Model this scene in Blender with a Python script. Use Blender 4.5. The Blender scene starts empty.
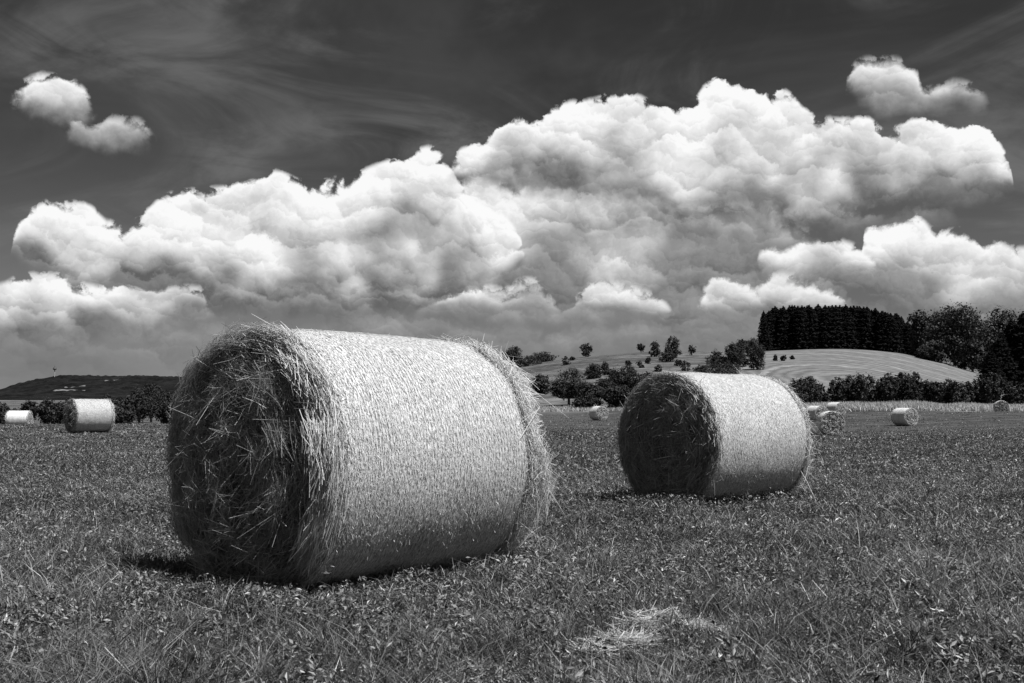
import bpy, math, random
import numpy as np
from math import radians as rad, sin, cos, pi
SC = bpy.context.scene
COL = SC.collection
RNG = np.random.default_rng(7)
random.seed(7)

# ------------------------------------------------------------------ camera
F = 1100.0            # focal length in pixels of a 1024 wide frame
CH = 0.99             # camera height above the stubble
HZ = 414.0            # picture row of the horizon
PITCH = math.atan((HZ - 341.5) / F)
cam_d = bpy.data.cameras.new('camera')
cam_d.sensor_width = 36.0
cam_d.lens = 36.0 * F / 1024.0
cam_d.clip_start = 0.05
cam_d.clip_end = 20000.0
cam = bpy.data.objects.new('camera', cam_d)
COL.objects.link(cam)
cam.location = (0, 0, CH)
cam.rotation_euler = (rad(90) + PITCH, 0, 0)
SC.camera = cam

# ------------------------------------------------------------------ light
SUN_EL = rad(60.5)
SUN_AZ = rad(122.0)          # clockwise from the view direction (+y): right and a little behind
SC.view_settings.view_transform = 'Standard'
SC.view_settings.look = 'None'
SC.view_settings.gamma = 1.0
SC.view_settings.use_curve_mapping = False
SC.view_settings.exposure = 0.55
sun_d = bpy.data.lights.new('sun', 'SUN')
sun_d.energy = 4.6
sun_d.angle = rad(0.55)
sun_d.color = (1.0, 1.0, 1.0)
sun = bpy.data.objects.new('sun', sun_d)
COL.objects.link(sun)
sun.rotation_euler = (rad(90) - SUN_EL, 0, -SUN_AZ + pi)
sun.rotation_euler = (rad(90) - SUN_EL, 0, pi - SUN_AZ)
sun.location = (30, -20, 60)


def ray(px, py):
    """world direction of a photograph pixel, scaled so that y == 1"""
    cx, cy = (px - 512.0) / F, (341.5 - py) / F
    s, c = sin(PITCH), cos(PITCH)
    y, z = c - s * cy, s + c * cy
    return cx / y, 1.0, z / y


def azel(px, py):
    x, y, z = ray(px, py)
    return math.atan2(x, y), math.atan2(z, math.hypot(x, y))


# ------------------------------------------------------------------ sky
class NT:
    """tiny helper that writes node trees"""
    def __init__(self, tree):
        self.t = tree
        self.n = tree.nodes
        self.n.clear()

    def node(self, kind, **kw):
        nd = self.n.new(kind)
        for k, v in kw.items():
            setattr(nd, k, v)
        return nd

    def put(self, sock, v):
        if isinstance(v, bpy.types.NodeSocket):
            self.t.links.new(v, sock)
        elif v is not None:
            sock.default_value = v

    def m(self, op, a, b=None, c=None, clamp=False):
        nd = self.node('ShaderNodeMath', operation=op, use_clamp=clamp)
        self.put(nd.inputs[0], a)
        self.put(nd.inputs[1], b)
        self.put(nd.inputs[2], c)
        return nd.outputs[0]

    def ss(self, v, a, b, lo=0.0, hi=1.0):
        nd = self.node('ShaderNodeMapRange', interpolation_type='SMOOTHSTEP')
        self.put(nd.inputs[0], v)
        self.put(nd.inputs[1], a)
        self.put(nd.inputs[2], b)
        self.put(nd.inputs[3], lo)
        self.put(nd.inputs[4], hi)
        return nd.outputs[0]

    def mix(self, f, a, b):
        nd = self.node('ShaderNodeMix', data_type='FLOAT')
        self.put(nd.inputs[0], f)
        self.put(nd.inputs[2], a)
        self.put(nd.inputs[3], b)
        return nd.outputs[0]

    def vec(self, x, y, z=0.0):
        nd = self.node('ShaderNodeCombineXYZ')
        self.put(nd.inputs[0], x)
        self.put(nd.inputs[1], y)
        self.put(nd.inputs[2], z)
        return nd.outputs[0]

    def noise(self, v, scale, detail=5.0, rough=0.55, dist=0.0, lac=2.0, color=False):
        nd = self.node('ShaderNodeTexNoise', noise_dimensions='2D')
        self.put(nd.inputs['Vector'], v)
        self.put(nd.inputs['Scale'], scale)
        self.put(nd.inputs['Detail'], detail)
        self.put(nd.inputs['Roughness'], rough)
        self.put(nd.inputs['Lacunarity'], lac)
        self.put(nd.inputs['Distortion'], dist)
        return nd.outputs[1 if color else 0]

    def voro(self, v, scale, detail=2.0, rough=0.5, smooth=0.6):
        nd = self.node('ShaderNodeTexVoronoi', voronoi_dimensions='2D', feature='SMOOTH_F1')
        self.put(nd.inputs['Vector'], v)
        self.put(nd.inputs['Scale'], scale)
        self.put(nd.inputs['Detail'], detail)
        self.put(nd.inputs['Roughness'], rough)
        self.put(nd.inputs['Smoothness'], smooth)
        return nd.outputs['Distance']

    def vadd(self, a, b, op='ADD'):
        nd = self.node('ShaderNodeVectorMath', operation=op)
        self.put(nd.inputs[0], a)
        self.put(nd.inputs[1], b)
        return nd.outputs[0]

    def curve(self, v, pts):
        nd = self.node('ShaderNodeFloatCurve')
        cu = nd.mapping.curves[0]
        nd.mapping.use_clip = False
        pts = sorted(pts)
        while len(cu.points) < len(pts):
            cu.points.new(0.5, 0.5)
        for p, q in zip(cu.points, pts):
            p.location = q
            p.handle_type = 'AUTO_CLAMPED'
        nd.mapping.update()
        self.put(nd.inputs['Value'], v)
        return nd.outputs[0]


# cloud decks: (top outline, base outline, base tone, body tone, crest tone, opacity)
CLOUDS = [
    # low far bank, grey and thin
    dict(top=[(-150, 330), (0, 322), (90, 330), (180, 322), (290, 330), (380, 305), (430, 300), (470, 320), (560, 330), (640, 315),
              (700, 325), (770, 318), (900, 322), (1024, 312), (1200, 322)],
         base=[(-150, 352), (500, 352), (1200, 345)], t0=.20, t1=.26, t2=.36, op=.34, soft=2.2),
    # thin grey bank filling the gap right of the middle
    dict(top=[(640, 330), (660, 262), (700, 246), (740, 252), (790, 244), (830, 256), (870, 250), (900, 262), (1000, 280), (1100, 300), (1140, 330)],
         base=[(640, 322), (760, 326), (1140, 324)], t0=.19, t1=.25, t2=.36, op=.45, soft=2.0),
    # middle body
    dict(top=[(440, 330), (452, 225), (475, 172), (500, 182), (530, 178), (575, 170), (620, 178), (660, 190), (700, 204), (750, 212),
              (790, 218), (815, 232), (830, 262), (838, 330)],
         base=[(440, 306), (560, 306), (640, 296), (690, 262), (740, 252), (800, 244), (838, 236)], t0=.24, t1=.54, t2=.80, op=.95, soft=1.3),
    # left cumulus
    dict(top=[(-150, 300), (-40, 260), (2, 300), (10, 248), (16, 232), (28, 213), (60, 203), (88, 207), (112, 224), (140, 216), (165, 198), (190, 192),
              (220, 189), (250, 180), (275, 173), (305, 183), (340, 180), (375, 167), (405, 156), (432, 149), (447, 158),
              (458, 182), (485, 200), (512, 226), (524, 250), (532, 300)],
         base=[(-150, 262), (8, 246), (22, 262), (45, 276), (100, 286), (200, 306), (330, 312), (450, 300), (505, 284), (522, 262), (532, 250)], t0=.20, t1=.66, t2=.90, op=.985, soft=.55),
    # upper right cumulus
    dict(top=[(444, 190), (452, 158), (470, 147), (487, 140), (503, 122), (540, 117), (560, 106), (590, 102), (615, 96), (637, 97),
              (662, 108), (688, 106), (705, 88), (722, 76), (740, 84), (762, 91), (785, 92), (806, 112), (835, 121), (866, 119),
              (888, 131), (912, 122), (945, 117), (978, 118), (997, 142), (1011, 168), (1014, 190), (1020, 215)],
         base=[(444, 176), (520, 192), (600, 200), (660, 212), (740, 218), (820, 214), (860, 200), (950, 198), (1020, 188)],
         t0=.22, t1=.66, t2=.90, op=.99, soft=.5),
    # dark flat undersides
    dict(top=[(100, 308), (130, 300), (200, 291), (270, 287), (350, 286), (440, 290), (510, 296), (545, 306)],
         base=[(100, 303), (250, 306), (545, 306)], t0=.14, t1=.17, t2=.24, op=.75, soft=1.0),
    dict(top=[(600, 222), (630, 206), (690, 204), (760, 204), (830, 206), (880, 202), (930, 206), (960, 214)],
         base=[(600, 216), (700, 226), (800, 228), (880, 216), (960, 208)], t0=.15, t1=.19, t2=.34, op=.80, soft=1.3),
    # right cumulus
    dict(top=[(850, 300), (860, 262), (868, 226), (890, 216), (915, 216), (935, 232), (965, 232), (1000, 244), (1024, 250), (1060, 240),
              (1110, 260), (1160, 310)],
         base=[(850, 248), (866, 262), (885, 284), (910, 298), (960, 308), (1024, 306), (1160, 300)], t0=.28, t1=.60, t2=.86, op=.98, soft=.7),
    # bright puff right of the middle
    dict(top=[(752, 285), (762, 252), (785, 243), (808, 234), (835, 239), (860, 250), (876, 264), (884, 290)],
         base=[(752, 264), (800, 276), (884, 272)], t0=.34, t1=.66, t2=.86, op=.96, soft=.7),
    # lower puffs
    dict(top=[(690, 325), (704, 290), (722, 274), (742, 280), (756, 287), (775, 275), (800, 277), (828, 288), (852, 300), (868, 325)],
         base=[(690, 306), (780, 310), (868, 306)], t0=.28, t1=.58, t2=.84, op=.9, soft=.9),
    dict(top=[(410, 318), (440, 296), (475, 284), (500, 290), (530, 280), (552, 292), (566, 306), (580, 290), (610, 284), (640, 290),
              (664, 304), (680, 325)],
         base=[(410, 306), (520, 312), (680, 312)], t0=.33, t1=.62, t2=.82, op=.93, soft=.7),
    dict(top=[(-120, 310), (-40, 288), (0, 286), (25, 276), (62, 276), (95, 288), (125, 285), (160, 290), (190, 288), (212, 304), (228, 335)],
         base=[(-120, 330), (40, 334), (140, 328), (195, 318), (214, 306), (228, 300)], t0=.20, t1=.56, t2=.84, op=.97, soft=.6),
    # small loose clouds
    dict(top=[(4, 125), (12, 94), (26, 81), (48, 76), (72, 82), (88, 94), (98, 112)], base=[(4, 103), (50, 111), (86, 112), (94, 108)],
         t0=.50, t1=.70, t2=.84, op=.97, soft=.6),
    dict(top=[(58, 142), (70, 116), (90, 124), (115, 118), (138, 121), (156, 140)], base=[(58, 122), (110, 137), (156, 134)],
         t0=.46, t1=.62, t2=.74, op=.9, soft=.9),
    dict(top=[(842, 112), (852, 68), (868, 60), (895, 60), (915, 70), (930, 90), (952, 83), (972, 86), (996, 108)],
         base=[(842, 84), (880, 99), (930, 100), (990, 96)], t0=.36, t1=.56, t2=.74, op=.92, soft=.9),
]


def build_world():
    w = bpy.data.worlds.new('World')
    SC.world = w
    w.use_nodes = True
    g = NT(w.node_tree)
    out = g.node('ShaderNodeOutputWorld')
    bg = g.node('ShaderNodeBackground')
    bg.inputs['Strength'].default_value = 0.10
    g.t.links.new(bg.outputs[0], out.inputs[0])
    sky = g.node('ShaderNodeTexSky', sky_type='NISHITA')
    sky.sun_disc = False
    sky.sun_elevation = SUN_EL
    sky.sun_rotation = SUN_AZ
    sky.altitude = 300
    sky.air_density = 1.0
    sky.dust_density = 1.2
    sep = g.node('ShaderNodeSeparateColor')
    g.put(sep.inputs[0], sky.outputs[0])
    red = sep.outputs[0]                   # black and white film behind a red filter

    geo = g.node('ShaderNodeTexCoord')
    sx = g.node('ShaderNodeSeparateXYZ')
    g.put(sx.inputs[0], geo.outputs['Generated'])
    X, Y, Z = sx.outputs
    az = g.m('ARCTAN2', X, Y)
    el = g.m('ARCSINE', Z)
    # cloud coordinates: 100 units to a radian
    u = g.m('MULTIPLY', az, 100.0)
    v = g.m('MULTIPLY', el, 100.0)
    P0 = g.vec(u, v, 0.0)
    # flattened, slightly warped cloud space
    wc = g.noise(P0, 0.16, 2.0, 0.5, color=True)
    wv = g.vadd(wc, (0.5, 0.5, 0.5), 'SUBTRACT')
    sc = g.node('ShaderNodeVectorMath', operation='SCALE')
    g.put(sc.inputs[0], wv)
    sc.inputs['Scale'].default_value = 2.6
    wc2 = g.noise(P0, 1.3, 4.0, 0.60, color=True)
    sc2 = g.node('ShaderNodeVectorMath', operation='SCALE')
    g.put(sc2.inputs[0], g.vadd(wc2, (0.5, 0.5, 0.5), 'SUBTRACT'))
    sc2.inputs['Scale'].default_value = 1.15
    P = g.vadd(g.vadd(P0, sc.outputs[0]), sc2.outputs[0])
    mp = g.node('ShaderNodeMapping')
    mp.inputs['Scale'].default_value = (1.0, 1.28, 1.0)
    g.put(mp.inputs[0], P)
    P = mp.outputs[0]

    def lobes(scale, off, smooth):
        """rounded lobes: returns closeness to the lobe centre and how far the point faces the light"""
        q = g.vadd(P, (off[0], off[1], 0.0))
        nd = g.node('ShaderNodeTexVoronoi', voronoi_dimensions='2D', feature='SMOOTH_F1')
        g.put(nd.inputs['Vector'], q)
        nd.inputs['Scale'].default_value = scale
        nd.inputs['Detail'].default_value = 0.0
        nd.inputs['Smoothness'].default_value = smooth
        nd.inputs['Randomness'].default_value = 0.95
        rel = g.vadd(q, nd.outputs['Position'], 'SUBTRACT')
        dt = g.node('ShaderNodeVectorMath', operation='DOT_PRODUCT')
        g.put(dt.inputs[0], rel)
        dt.inputs[1].default_value = (0.30 * scale, 0.95 * scale, 0)
        return nd.outputs['Distance'], dt.outputs['Value']
    dA, sA = lobes(0.125, (11.3, 2.9), 0.35)
    dB, sB = lobes(0.33, (3.1, 7.7), 0.30)
    dC, sC = lobes(0.85, (1.7, 4.4), 0.30)
    fine = g.noise(P, 1.5, 5.0, 0.62)
    emb = g.m('ADD', g.m('MULTIPLY', sA, 0.28), g.m('MULTIPLY', sB, 0.25))
    emb = g.m('ADD', emb, g.m('MULTIPLY', sC, 0.10))
    emb = g.m('ADD', emb, g.m('MULTIPLY', g.m('SUBTRACT', fine, 0.5), 0.16))
    B0 = g.m('ADD', g.m('MULTIPLY', dB, -0.62), g.m('MULTIPLY', dC, -0.26))
    B0 = g.m('ADD', B0, g.m('MULTIPLY', fine, 0.24))
    soft = g.noise(P0, 0.15, 2.0, 0.5)
    edge = g.m('MULTIPLY', g.m('ADD', B0, 0.25), 3.3)
    edge = g.m('SUBTRACT', edge, g.m('MULTIPLY', g.m('MAXIMUM', g.m('SUBTRACT', edge, 0.35), 0.0), 0.8))   # in units of 1/100 rad
    base_n = g.m('MULTIPLY', g.m('SUBTRACT', g.noise(g.vadd(P0, (40, 9, 0.0)), 0.35, 4.0, 0.55), 0.5), 2.6)

    # clear sky and thin high streaks
    st = g.node('ShaderNodeMapping')
    st.inputs['Rotation'].default_value = (0, 0, rad(-14))
    st.inputs['Scale'].default_value = (0.034, 0.085, 1.0)
    g.put(st.inputs[0], P0)
    ci = g.noise(st.outputs[0], 1.0, 7.0, 0.60, 0.9)
    ci2 = g.noise(g.vadd(st.outputs[0], (5, 2, 4)), 2.3, 6.0, 0.62, 0.5)
    band = g.ss(v, 3.0, 40.0, 1.0, 0.55)
    cir = g.m('MULTIPLY', g.ss(ci, 0.38, 0.74), g.ss(ci2, 0.22, 0.66))
    cir = g.m('MULTIPLY', cir, band)
    base = g.m('MULTIPLY', red, 0.100)
    lift = g.ss(v, -2.0, 30.0, 0.62, 0.215)
    base = g.m('MULTIPLY', base, lift)
    val = g.mix(g.m('MULTIPLY', cir, 0.95), base, 0.20)
    veil = g.ss(g.noise(g.vadd(st.outputs[0], (9, 31, 0)), 0.75, 5.0, 0.62, 0.3), 0.36, 0.72)
    val = g.mix(g.m('MULTIPLY', veil, 0.22), val, 0.14)
    haze = g.ss(v, 1.0, 13.0, 1.0, 0.0)
    val = g.mix(g.m('MULTIPLY', haze, 0.35), val, 0.16)

    un = g.m('ADD', g.m('MULTIPLY', u, 0.01), 0.5)      # 0..1 over +-0.5 rad
    front = g.m('MULTIPLY', g.ss(un, -0.05, 0.0), g.ss(un, 1.05, 1.0))
    for c in CLOUDS:
        def norm(pts):
            r = []
            for px, py in pts:
                a, e = azel(px, py)
                r.append((min(max(a + 0.5, 0), 1), e / 0.5))
            return r
        lo = min(p[0] for p in c['top']); hi = max(p[0] for p in c['top'])
        top = g.m('MULTIPLY', g.curve(un, norm(c['top'])), 50.0)
        bas = g.m('MULTIPLY', g.curve(un, norm(c['base'])), 50.0)
        a0 = (azel(lo, 250)[0]) * 100; a1 = (azel(hi, 250)[0]) * 100
        d = g.m('ADD', g.m('SUBTRACT', top, v), g.m('MULTIPLY', edge, 0.85 if hi - lo < 160 else 1.0))
        hb = g.m('SUBTRACT', v, bas)
        k = c['soft']
        al = g.m('MULTIPLY', g.ss(d, -0.25 * k, 0.9 * k), g.ss(g.m('ADD', hb, base_n), -1.5 * k - .4, 1.3))
        uw = g.m('ADD', u, g.m('MULTIPLY', edge, .75))
        ub = g.m('SUBTRACT', u, g.m('MULTIPLY', edge, .75))
        al = g.m('MULTIPLY', al, g.m('MULTIPLY', g.ss(uw, a0 + .2, a0 + 1.3), g.ss(ub, a1 - .2, a1 - 1.3)))
        al = g.m('MULTIPLY', al, c['op'])
        thick = g.m('MAXIMUM', g.m('SUBTRACT', top, bas), 1.0)
        hf = g.m('DIVIDE', hb, thick)
        hf = g.m('ADD', hf, g.m('MULTIPLY', g.m('SUBTRACT', soft, 0.5), 1.5))
        tone = g.mix(g.ss(hf, 0.02, 0.58), c['t0'], c['t1'])
        tone = g.mix(g.ss(hf, 0.35, 1.0), tone, c['t2'])
        rim = g.ss(d, 2.6, 0.0)
        tone = g.m('ADD', tone, g.m('MULTIPLY', rim, 0.12))
        tone = g.m('ADD', tone, g.m('MULTIPLY', emb, g.ss(hf, -.1, .8, .35, 1.0)))
        tone = g.m('MAXIMUM', g.m('MINIMUM', tone, 0.97), 0.12)
        val = g.mix(al, val, tone)
    # below the horizon the dome only lights the ground from beneath: dull
    val = g.mix(g.ss(v, -0.6, -3.0), val, 0.06)
    # world strength is 0.10, the mixed radiance is divided back
    val = g.m('MULTIPLY', val, 10.0 * 2 ** -0.55)
    cc = g.node('ShaderNodeCombineColor')
    for i in range(3):
        g.put(cc.inputs[i], val)
    g.put(bg.inputs['Color'], cc.outputs[0])
    w.cycles.sampling_method = 'MANUAL'
    w.cycles.sample_map_resolution = 512


build_world()


# ------------------------------------------------------------------ mesh helpers
def tag(o, label=None, cat=None, group=None, kind=None):
    if label: o['label'] = label
    if cat: o['category'] = cat
    if group: o['group'] = group
    if kind: o['kind'] = kind
    return o


def mesh_np(name, V, faces, mat=None, parent=None, smooth=False, tone=None, uv=None, mats=None, matidx=None):
    """V (n,3); faces: list of integer arrays (m,k)"""
    me = bpy.data.meshes.new(name)
    V = np.asarray(V, dtype=np.float32)
    me.vertices.add(len(V))
    me.vertices.foreach_set('co', V.ravel())
    loops = np.concatenate([np.asarray(f, dtype=np.int32).ravel() for f in faces])
    sizes = np.concatenate([np.full(len(f), f.shape[1], dtype=np.int32) for f in faces])
    starts = np.concatenate([[0], np.cumsum(sizes)[:-1]]).astype(np.int32)
    me.loops.add(len(loops))
    me.loops.foreach_set('vertex_index', loops)
    me.polygons.add(len(sizes))
    me.polygons.foreach_set('loop_start', starts)
    me.polygons.foreach_set('use_smooth', np.full(len(sizes), smooth, dtype=bool))
    me.update(calc_edges=True)
    if tone is not None:
        at = me.attributes.new('tone', 'FLOAT', 'POINT')
        at.data.foreach_set('value', np.asarray(tone, dtype=np.float32))
    if uv is not None:
        l = me.uv_layers.new(name='UVMap')
        l.data.foreach_set('uv', np.asarray(uv, dtype=np.float32)[loops].ravel())
    for m in (mats or ([mat] if mat else [])):
        me.materials.append(m)
    if matidx is not None:
        me.polygons.foreach_set('material_index', np.asarray(matidx, dtype=np.int32))
    o = bpy.data.objects.new(name, me)
    COL.objects.link(o)
    if parent is not None:
        o.parent = parent
    return o


class Geo:
    """gathers vertices, quads and tris before they become one mesh"""
    def __init__(self):
        self.V, self.Q, self.T, self.tn, self.n = [], [], [], [], 0

    def add(self, V, quads=None, tris=None, tone=0.5):
        V = np.asarray(V, float).reshape(-1, 3)
        if quads is not None and len(quads): self.Q.append(np.asarray(quads) + self.n)
        if tris is not None and len(tris): self.T.append(np.asarray(tris) + self.n)
        self.V.append(V)
        self.tn.append(np.broadcast_to(np.asarray(tone, float), (len(V),)))
        self.n += len(V)

    def build(self, name, mat, parent=None, smooth=False):
        fs = []
        if self.Q: fs.append(np.concatenate(self.Q))
        if self.T: fs.append(np.concatenate(self.T))
        return mesh_np(name, np.concatenate(self.V), fs, mat, parent, smooth, np.concatenate(self.tn))


def unit(a):
    return a / np.maximum(np.linalg.norm(a, axis=-1, keepdims=True), 1e-9)


def ribbons(g, P, D, N, L, Wd, bend, tone):
    """n thin bent stems: start P, direction D, face normal N, length, width, bend vector (n,3)"""
    n = len(P)
    S = unit(np.cross(D, N)) * (Wd * 0.5)[:, None]
    p0 = P; p1 = P + D * (L * .5)[:, None] + bend * 0.30; p2 = P + D * L[:, None] + bend
    V = np.stack([p0 - S, p0 + S, p1 - S, p1 + S, p2 - S * .6, p2 + S * .6], 1).reshape(-1, 3)
    i = np.arange(n)[:, None] * 6
    Q = np.concatenate([i + np.array([[0, 1, 3, 2]]), i + np.array([[2, 3, 5, 4]])])
    g.add(V, quads=Q, tone=np.repeat(tone, 6))


def grassblades(g, P, H, Wd, lean, tone):
    n = len(P)
    a = RNG.uniform(0, 2 * pi, n)
    S = np.stack([np.cos(a), np.sin(a), np.zeros(n)], 1) * (Wd * .5)[:, None]
    up = np.array([0, 0, 1.0])
    p1 = P + up * (H * .55)[:, None] + lean * .35
    p2 = P + up * H[:, None] + lean
    V = np.stack([P - S, P + S, p1 - S * .8, p1 + S * .8, p2], 1).reshape(-1, 3)
    i = np.arange(n)[:, None] * 5
    g.add(V, quads=i + np.array([[0, 1, 3, 2]]), tris=i + np.array([[2, 3, 4]]), tone=np.repeat(tone, 5))


def leaves(g, C, N, L, Wd, tone, fold=0.25):
    """folded rhombic leaves centred at C with normal N"""
    n = len(C)
    r = unit(RNG.normal(size=(n, 3)))
    A = unit(np.cross(N, r)); B = np.cross(N, A)
    l = (L * .5)[:, None]; w = (Wd * .5)[:, None]
    V = np.stack([C - A * l, C - A * l * .15 + B * w + N * w * fold, C + A * l, C - A * l * .15 - B * w + N * w * fold], 1).reshape(-1, 3)
    i = np.arange(n)[:, None] * 4
    g.add(V, tris=np.concatenate([i + np.array([[0, 2, 1]]), i + np.array([[0, 3, 2]])]), tone=np.repeat(tone, 4))


_lat = np.random.default_rng(3).random((256, 256))


def vnoise(x, y, s):
    """smooth value noise, s = cell size in metres"""
    x = np.asarray(x) / s + 1000; y = np.asarray(y) / s + 1000
    i = np.floor(x).astype(int); j = np.floor(y).astype(int)
    u = x - i; v = y - j
    u = u * u * (3 - 2 * u); v = v * v * (3 - 2 * v)
    i0, i1, j0, j1 = i % 256, (i + 1) % 256, j % 256, (j + 1) % 256
    return ((_lat[i0, j0] * (1 - u) + _lat[i1, j0] * u) * (1 - v) + (_lat[i0, j1] * (1 - u) + _lat[i1, j1] * u) * v)


# ------------------------------------------------------------------ materials
def new_mat(name):
    m = bpy.data.materials.new(name)
    m.use_nodes = True
    return m, NT(m.node_tree)


def grey(g, v):
    cc = g.node('ShaderNodeCombineColor')
    for i in range(3):
        g.put(cc.inputs[i], v)
    return cc.outputs[0]


def principled(g, val, rough=0.8, spec=0.3, bump=None, bstr=0.5, bdist=0.02):
    out = g.node('ShaderNodeOutputMaterial')
    b = g.node('ShaderNodeBsdfPrincipled')
    g.put(b.inputs['Base Color'], grey(g, val))
    g.put(b.inputs['Roughness'], rough)
    g.put(b.inputs['Specular IOR Level'], spec)
    if bump is not None:
        bp = g.node('ShaderNodeBump')
        bp.inputs['Strength'].default_value = bstr
        bp.inputs['Distance'].default_value = bdist
        g.put(bp.inputs['Height'], bump)
        g.t.links.new(bp.outputs[0], b.inputs['Normal'])
    g.t.links.new(b.outputs[0], out.inputs[0])
    return b, out


def attr(g, name):
    a = g.node('ShaderNodeAttribute', attribute_name=name)
    return a.outputs['Fac']


def tone_mat(name, lo, hi, rough=0.6, spec=0.3, trans=0.0, big=0.0, bigscale=0.5):
    """lo..hi follow the per-leaf 'tone' attribute: natural variation from leaf to leaf"""
    m, g = new_mat(name)
    v = g.ss(attr(g, 'tone'), 0.0, 1.0, lo, hi)
    if big:
        geo = g.node('ShaderNodeNewGeometry')
        n = g.noise3(geo.outputs['Position'], bigscale, 3.0)
        v = g.m('MULTIPLY', v, g.ss(n, .3, .7, 1 - big, 1 + big))
    b, out = principled(g, v, rough, spec)
    if trans:
        t = g.node('ShaderNodeBsdfTranslucent')
        g.put(t.inputs[0], grey(g, g.m('MULTIPLY', v, 1.2)))
        mx = g.node('ShaderNodeMixShader')
        mx.inputs[0].default_value = trans
        g.t.links.new(b.outputs[0], mx.inputs[1]); g.t.links.new(t.outputs[0], mx.inputs[2])
        g.t.links.new(mx.outputs[0], out.inputs[0])
    return m


def _noise3(self, v, scale, detail=4.0, rough=0.55, dist=0.0):
    nd = self.node('ShaderNodeTexNoise', noise_dimensions='3D')
    self.put(nd.inputs['Vector'], v)
    nd.inputs['Scale'].default_value = scale
    nd.inputs['Detail'].default_value = detail
    nd.inputs['Roughness'].default_value = rough
    nd.inputs['Distortion'].default_value = dist
    return nd.outputs[0]


NT.noise3 = _noise3


def _mapped(self, v, scale=(1, 1, 1), rot=(0, 0, 0), loc=(0, 0, 0)):
    nd = self.node('ShaderNodeMapping')
    self.put(nd.inputs[0], v)
    nd.inputs['Scale'].default_value = scale
    nd.inputs['Rotation'].default_value = rot
    nd.inputs['Location'].default_value = loc
    return nd.outputs[0]


NT.mapped = _mapped

M = {}
M['straw'] = tone_mat('straw', 0.18, 0.70, 0.55, 0.25, 0.12)
M['straw_dark'] = tone_mat('weathered_straw', 0.07, 0.50, 0.6, 0.2, 0.08)
M['grass'] = tone_mat('meadow_grass', 0.011, 0.275, 0.40, 0.45, 0.12, 0.30, 0.45)
M['dry_grass'] = tone_mat('dry_grass', 0.34, 0.62, 0.7, 0.1, 0.2)
M['leaf'] = tone_mat('leaf', 0.009, 0.050, 0.6, 0.18, 0.10)
M['leaf_light'] = tone_mat('light_leaf', 0.009, 0.050, 0.55, 0.22, 0.10)
M['needle'] = tone_mat('needle', 0.004, 0.013, 0.8, 0.08, 0.0)
m_, g_ = new_mat('bark')
principled(g_, g_.ss(g_.noise3(g_.node('ShaderNodeTexCoord').outputs['Object'], 3.0, 5), .3, .7, .06, .16), .9, .1)
M['bark'] = m_
m_, g_ = new_mat('painted_concrete')
principled(g_, g_.ss(g_.noise3(g_.node('ShaderNodeTexCoord').outputs['Object'], .2, 3), .3, .7, .30, .42), .7, .2)
M['concrete'] = m_
m_, g_ = new_mat('dark_steel')
principled(g_, g_.ss(g_.noise3(g_.node('ShaderNodeTexCoord').outputs['Object'], .3, 3), .3, .7, .05, .08), .5, .3)
M['steel'] = m_


def wrap_material(lo=.18, hi=.76):
    """net wrapped straw: short straws lying round the bale, thin net threads over them"""
    m, g = new_mat('net_wrapped_straw')
    uv = g.node('ShaderNodeTexCoord').outputs['UV']
    n1 = g.noise3(g.mapped(uv, (24, 120, 1), (0, 0, .14)), 1.0, 3, .6, .4)
    n2 = g.noise3(g.mapped(uv, (34, 150, 1), (0, 0, -.36)), 1.0, 3, .6, .4)
    n3 = g.noise3(g.mapped(uv, (1.2, 5.0, 1)), 1.0, 3, .6)
    s = g.m('MAXIMUM', n1, n2)
    wv = g.node('ShaderNodeTexWave', wave_type='BANDS', bands_direction='Y')
    wv.inputs['Scale'].default_value = 11.0
    wv.inputs['Distortion'].default_value = 0.6
    wv.inputs['Detail'].default_value = 2.0
    g.put(wv.inputs['Vector'], g.mapped(uv, (.05, 1, 1)))
    thread = g.ss(wv.outputs['Fac'], .93, .99)
    v = g.ss(s, .46, .66, lo, hi)
    v = g.m('MULTIPLY', v, g.ss(n3, .3, .7, .86, 1.08))
    v = g.mix(g.m('MULTIPLY', thread, .42), v, .80)
    h = g.m('ADD', s, g.m('MULTIPLY', thread, .25))
    principled(g, v, .6, .2, h, .5, .010)
    return m


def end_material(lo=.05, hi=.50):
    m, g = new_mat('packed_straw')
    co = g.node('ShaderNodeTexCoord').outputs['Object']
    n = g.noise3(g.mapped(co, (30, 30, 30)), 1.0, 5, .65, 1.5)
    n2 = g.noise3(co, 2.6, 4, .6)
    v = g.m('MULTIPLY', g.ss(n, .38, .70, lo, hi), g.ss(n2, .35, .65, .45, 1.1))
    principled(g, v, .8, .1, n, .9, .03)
    return m


M['wrap'] = wrap_material()
M['pale_wrap'] = wrap_material(.50, .86)  # lighter wrap for distant bales, sunlit brightness put into the colour
M['pale_wrap'].name = 'brightened_net_wrapped_straw'
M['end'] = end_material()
M['pale_end'] = end_material(.20, .75)  # far bale ends: brightness of lit faces painted into the base tone
M['pale_end'].name = 'brightened_packed_straw'
M['pale_straw'] = tone_mat('brightened_straw', 0.34, 0.88, 0.55, 0.2, 0.1)  # same straw raised in tone, painting the sunlit look of far ends

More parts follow.
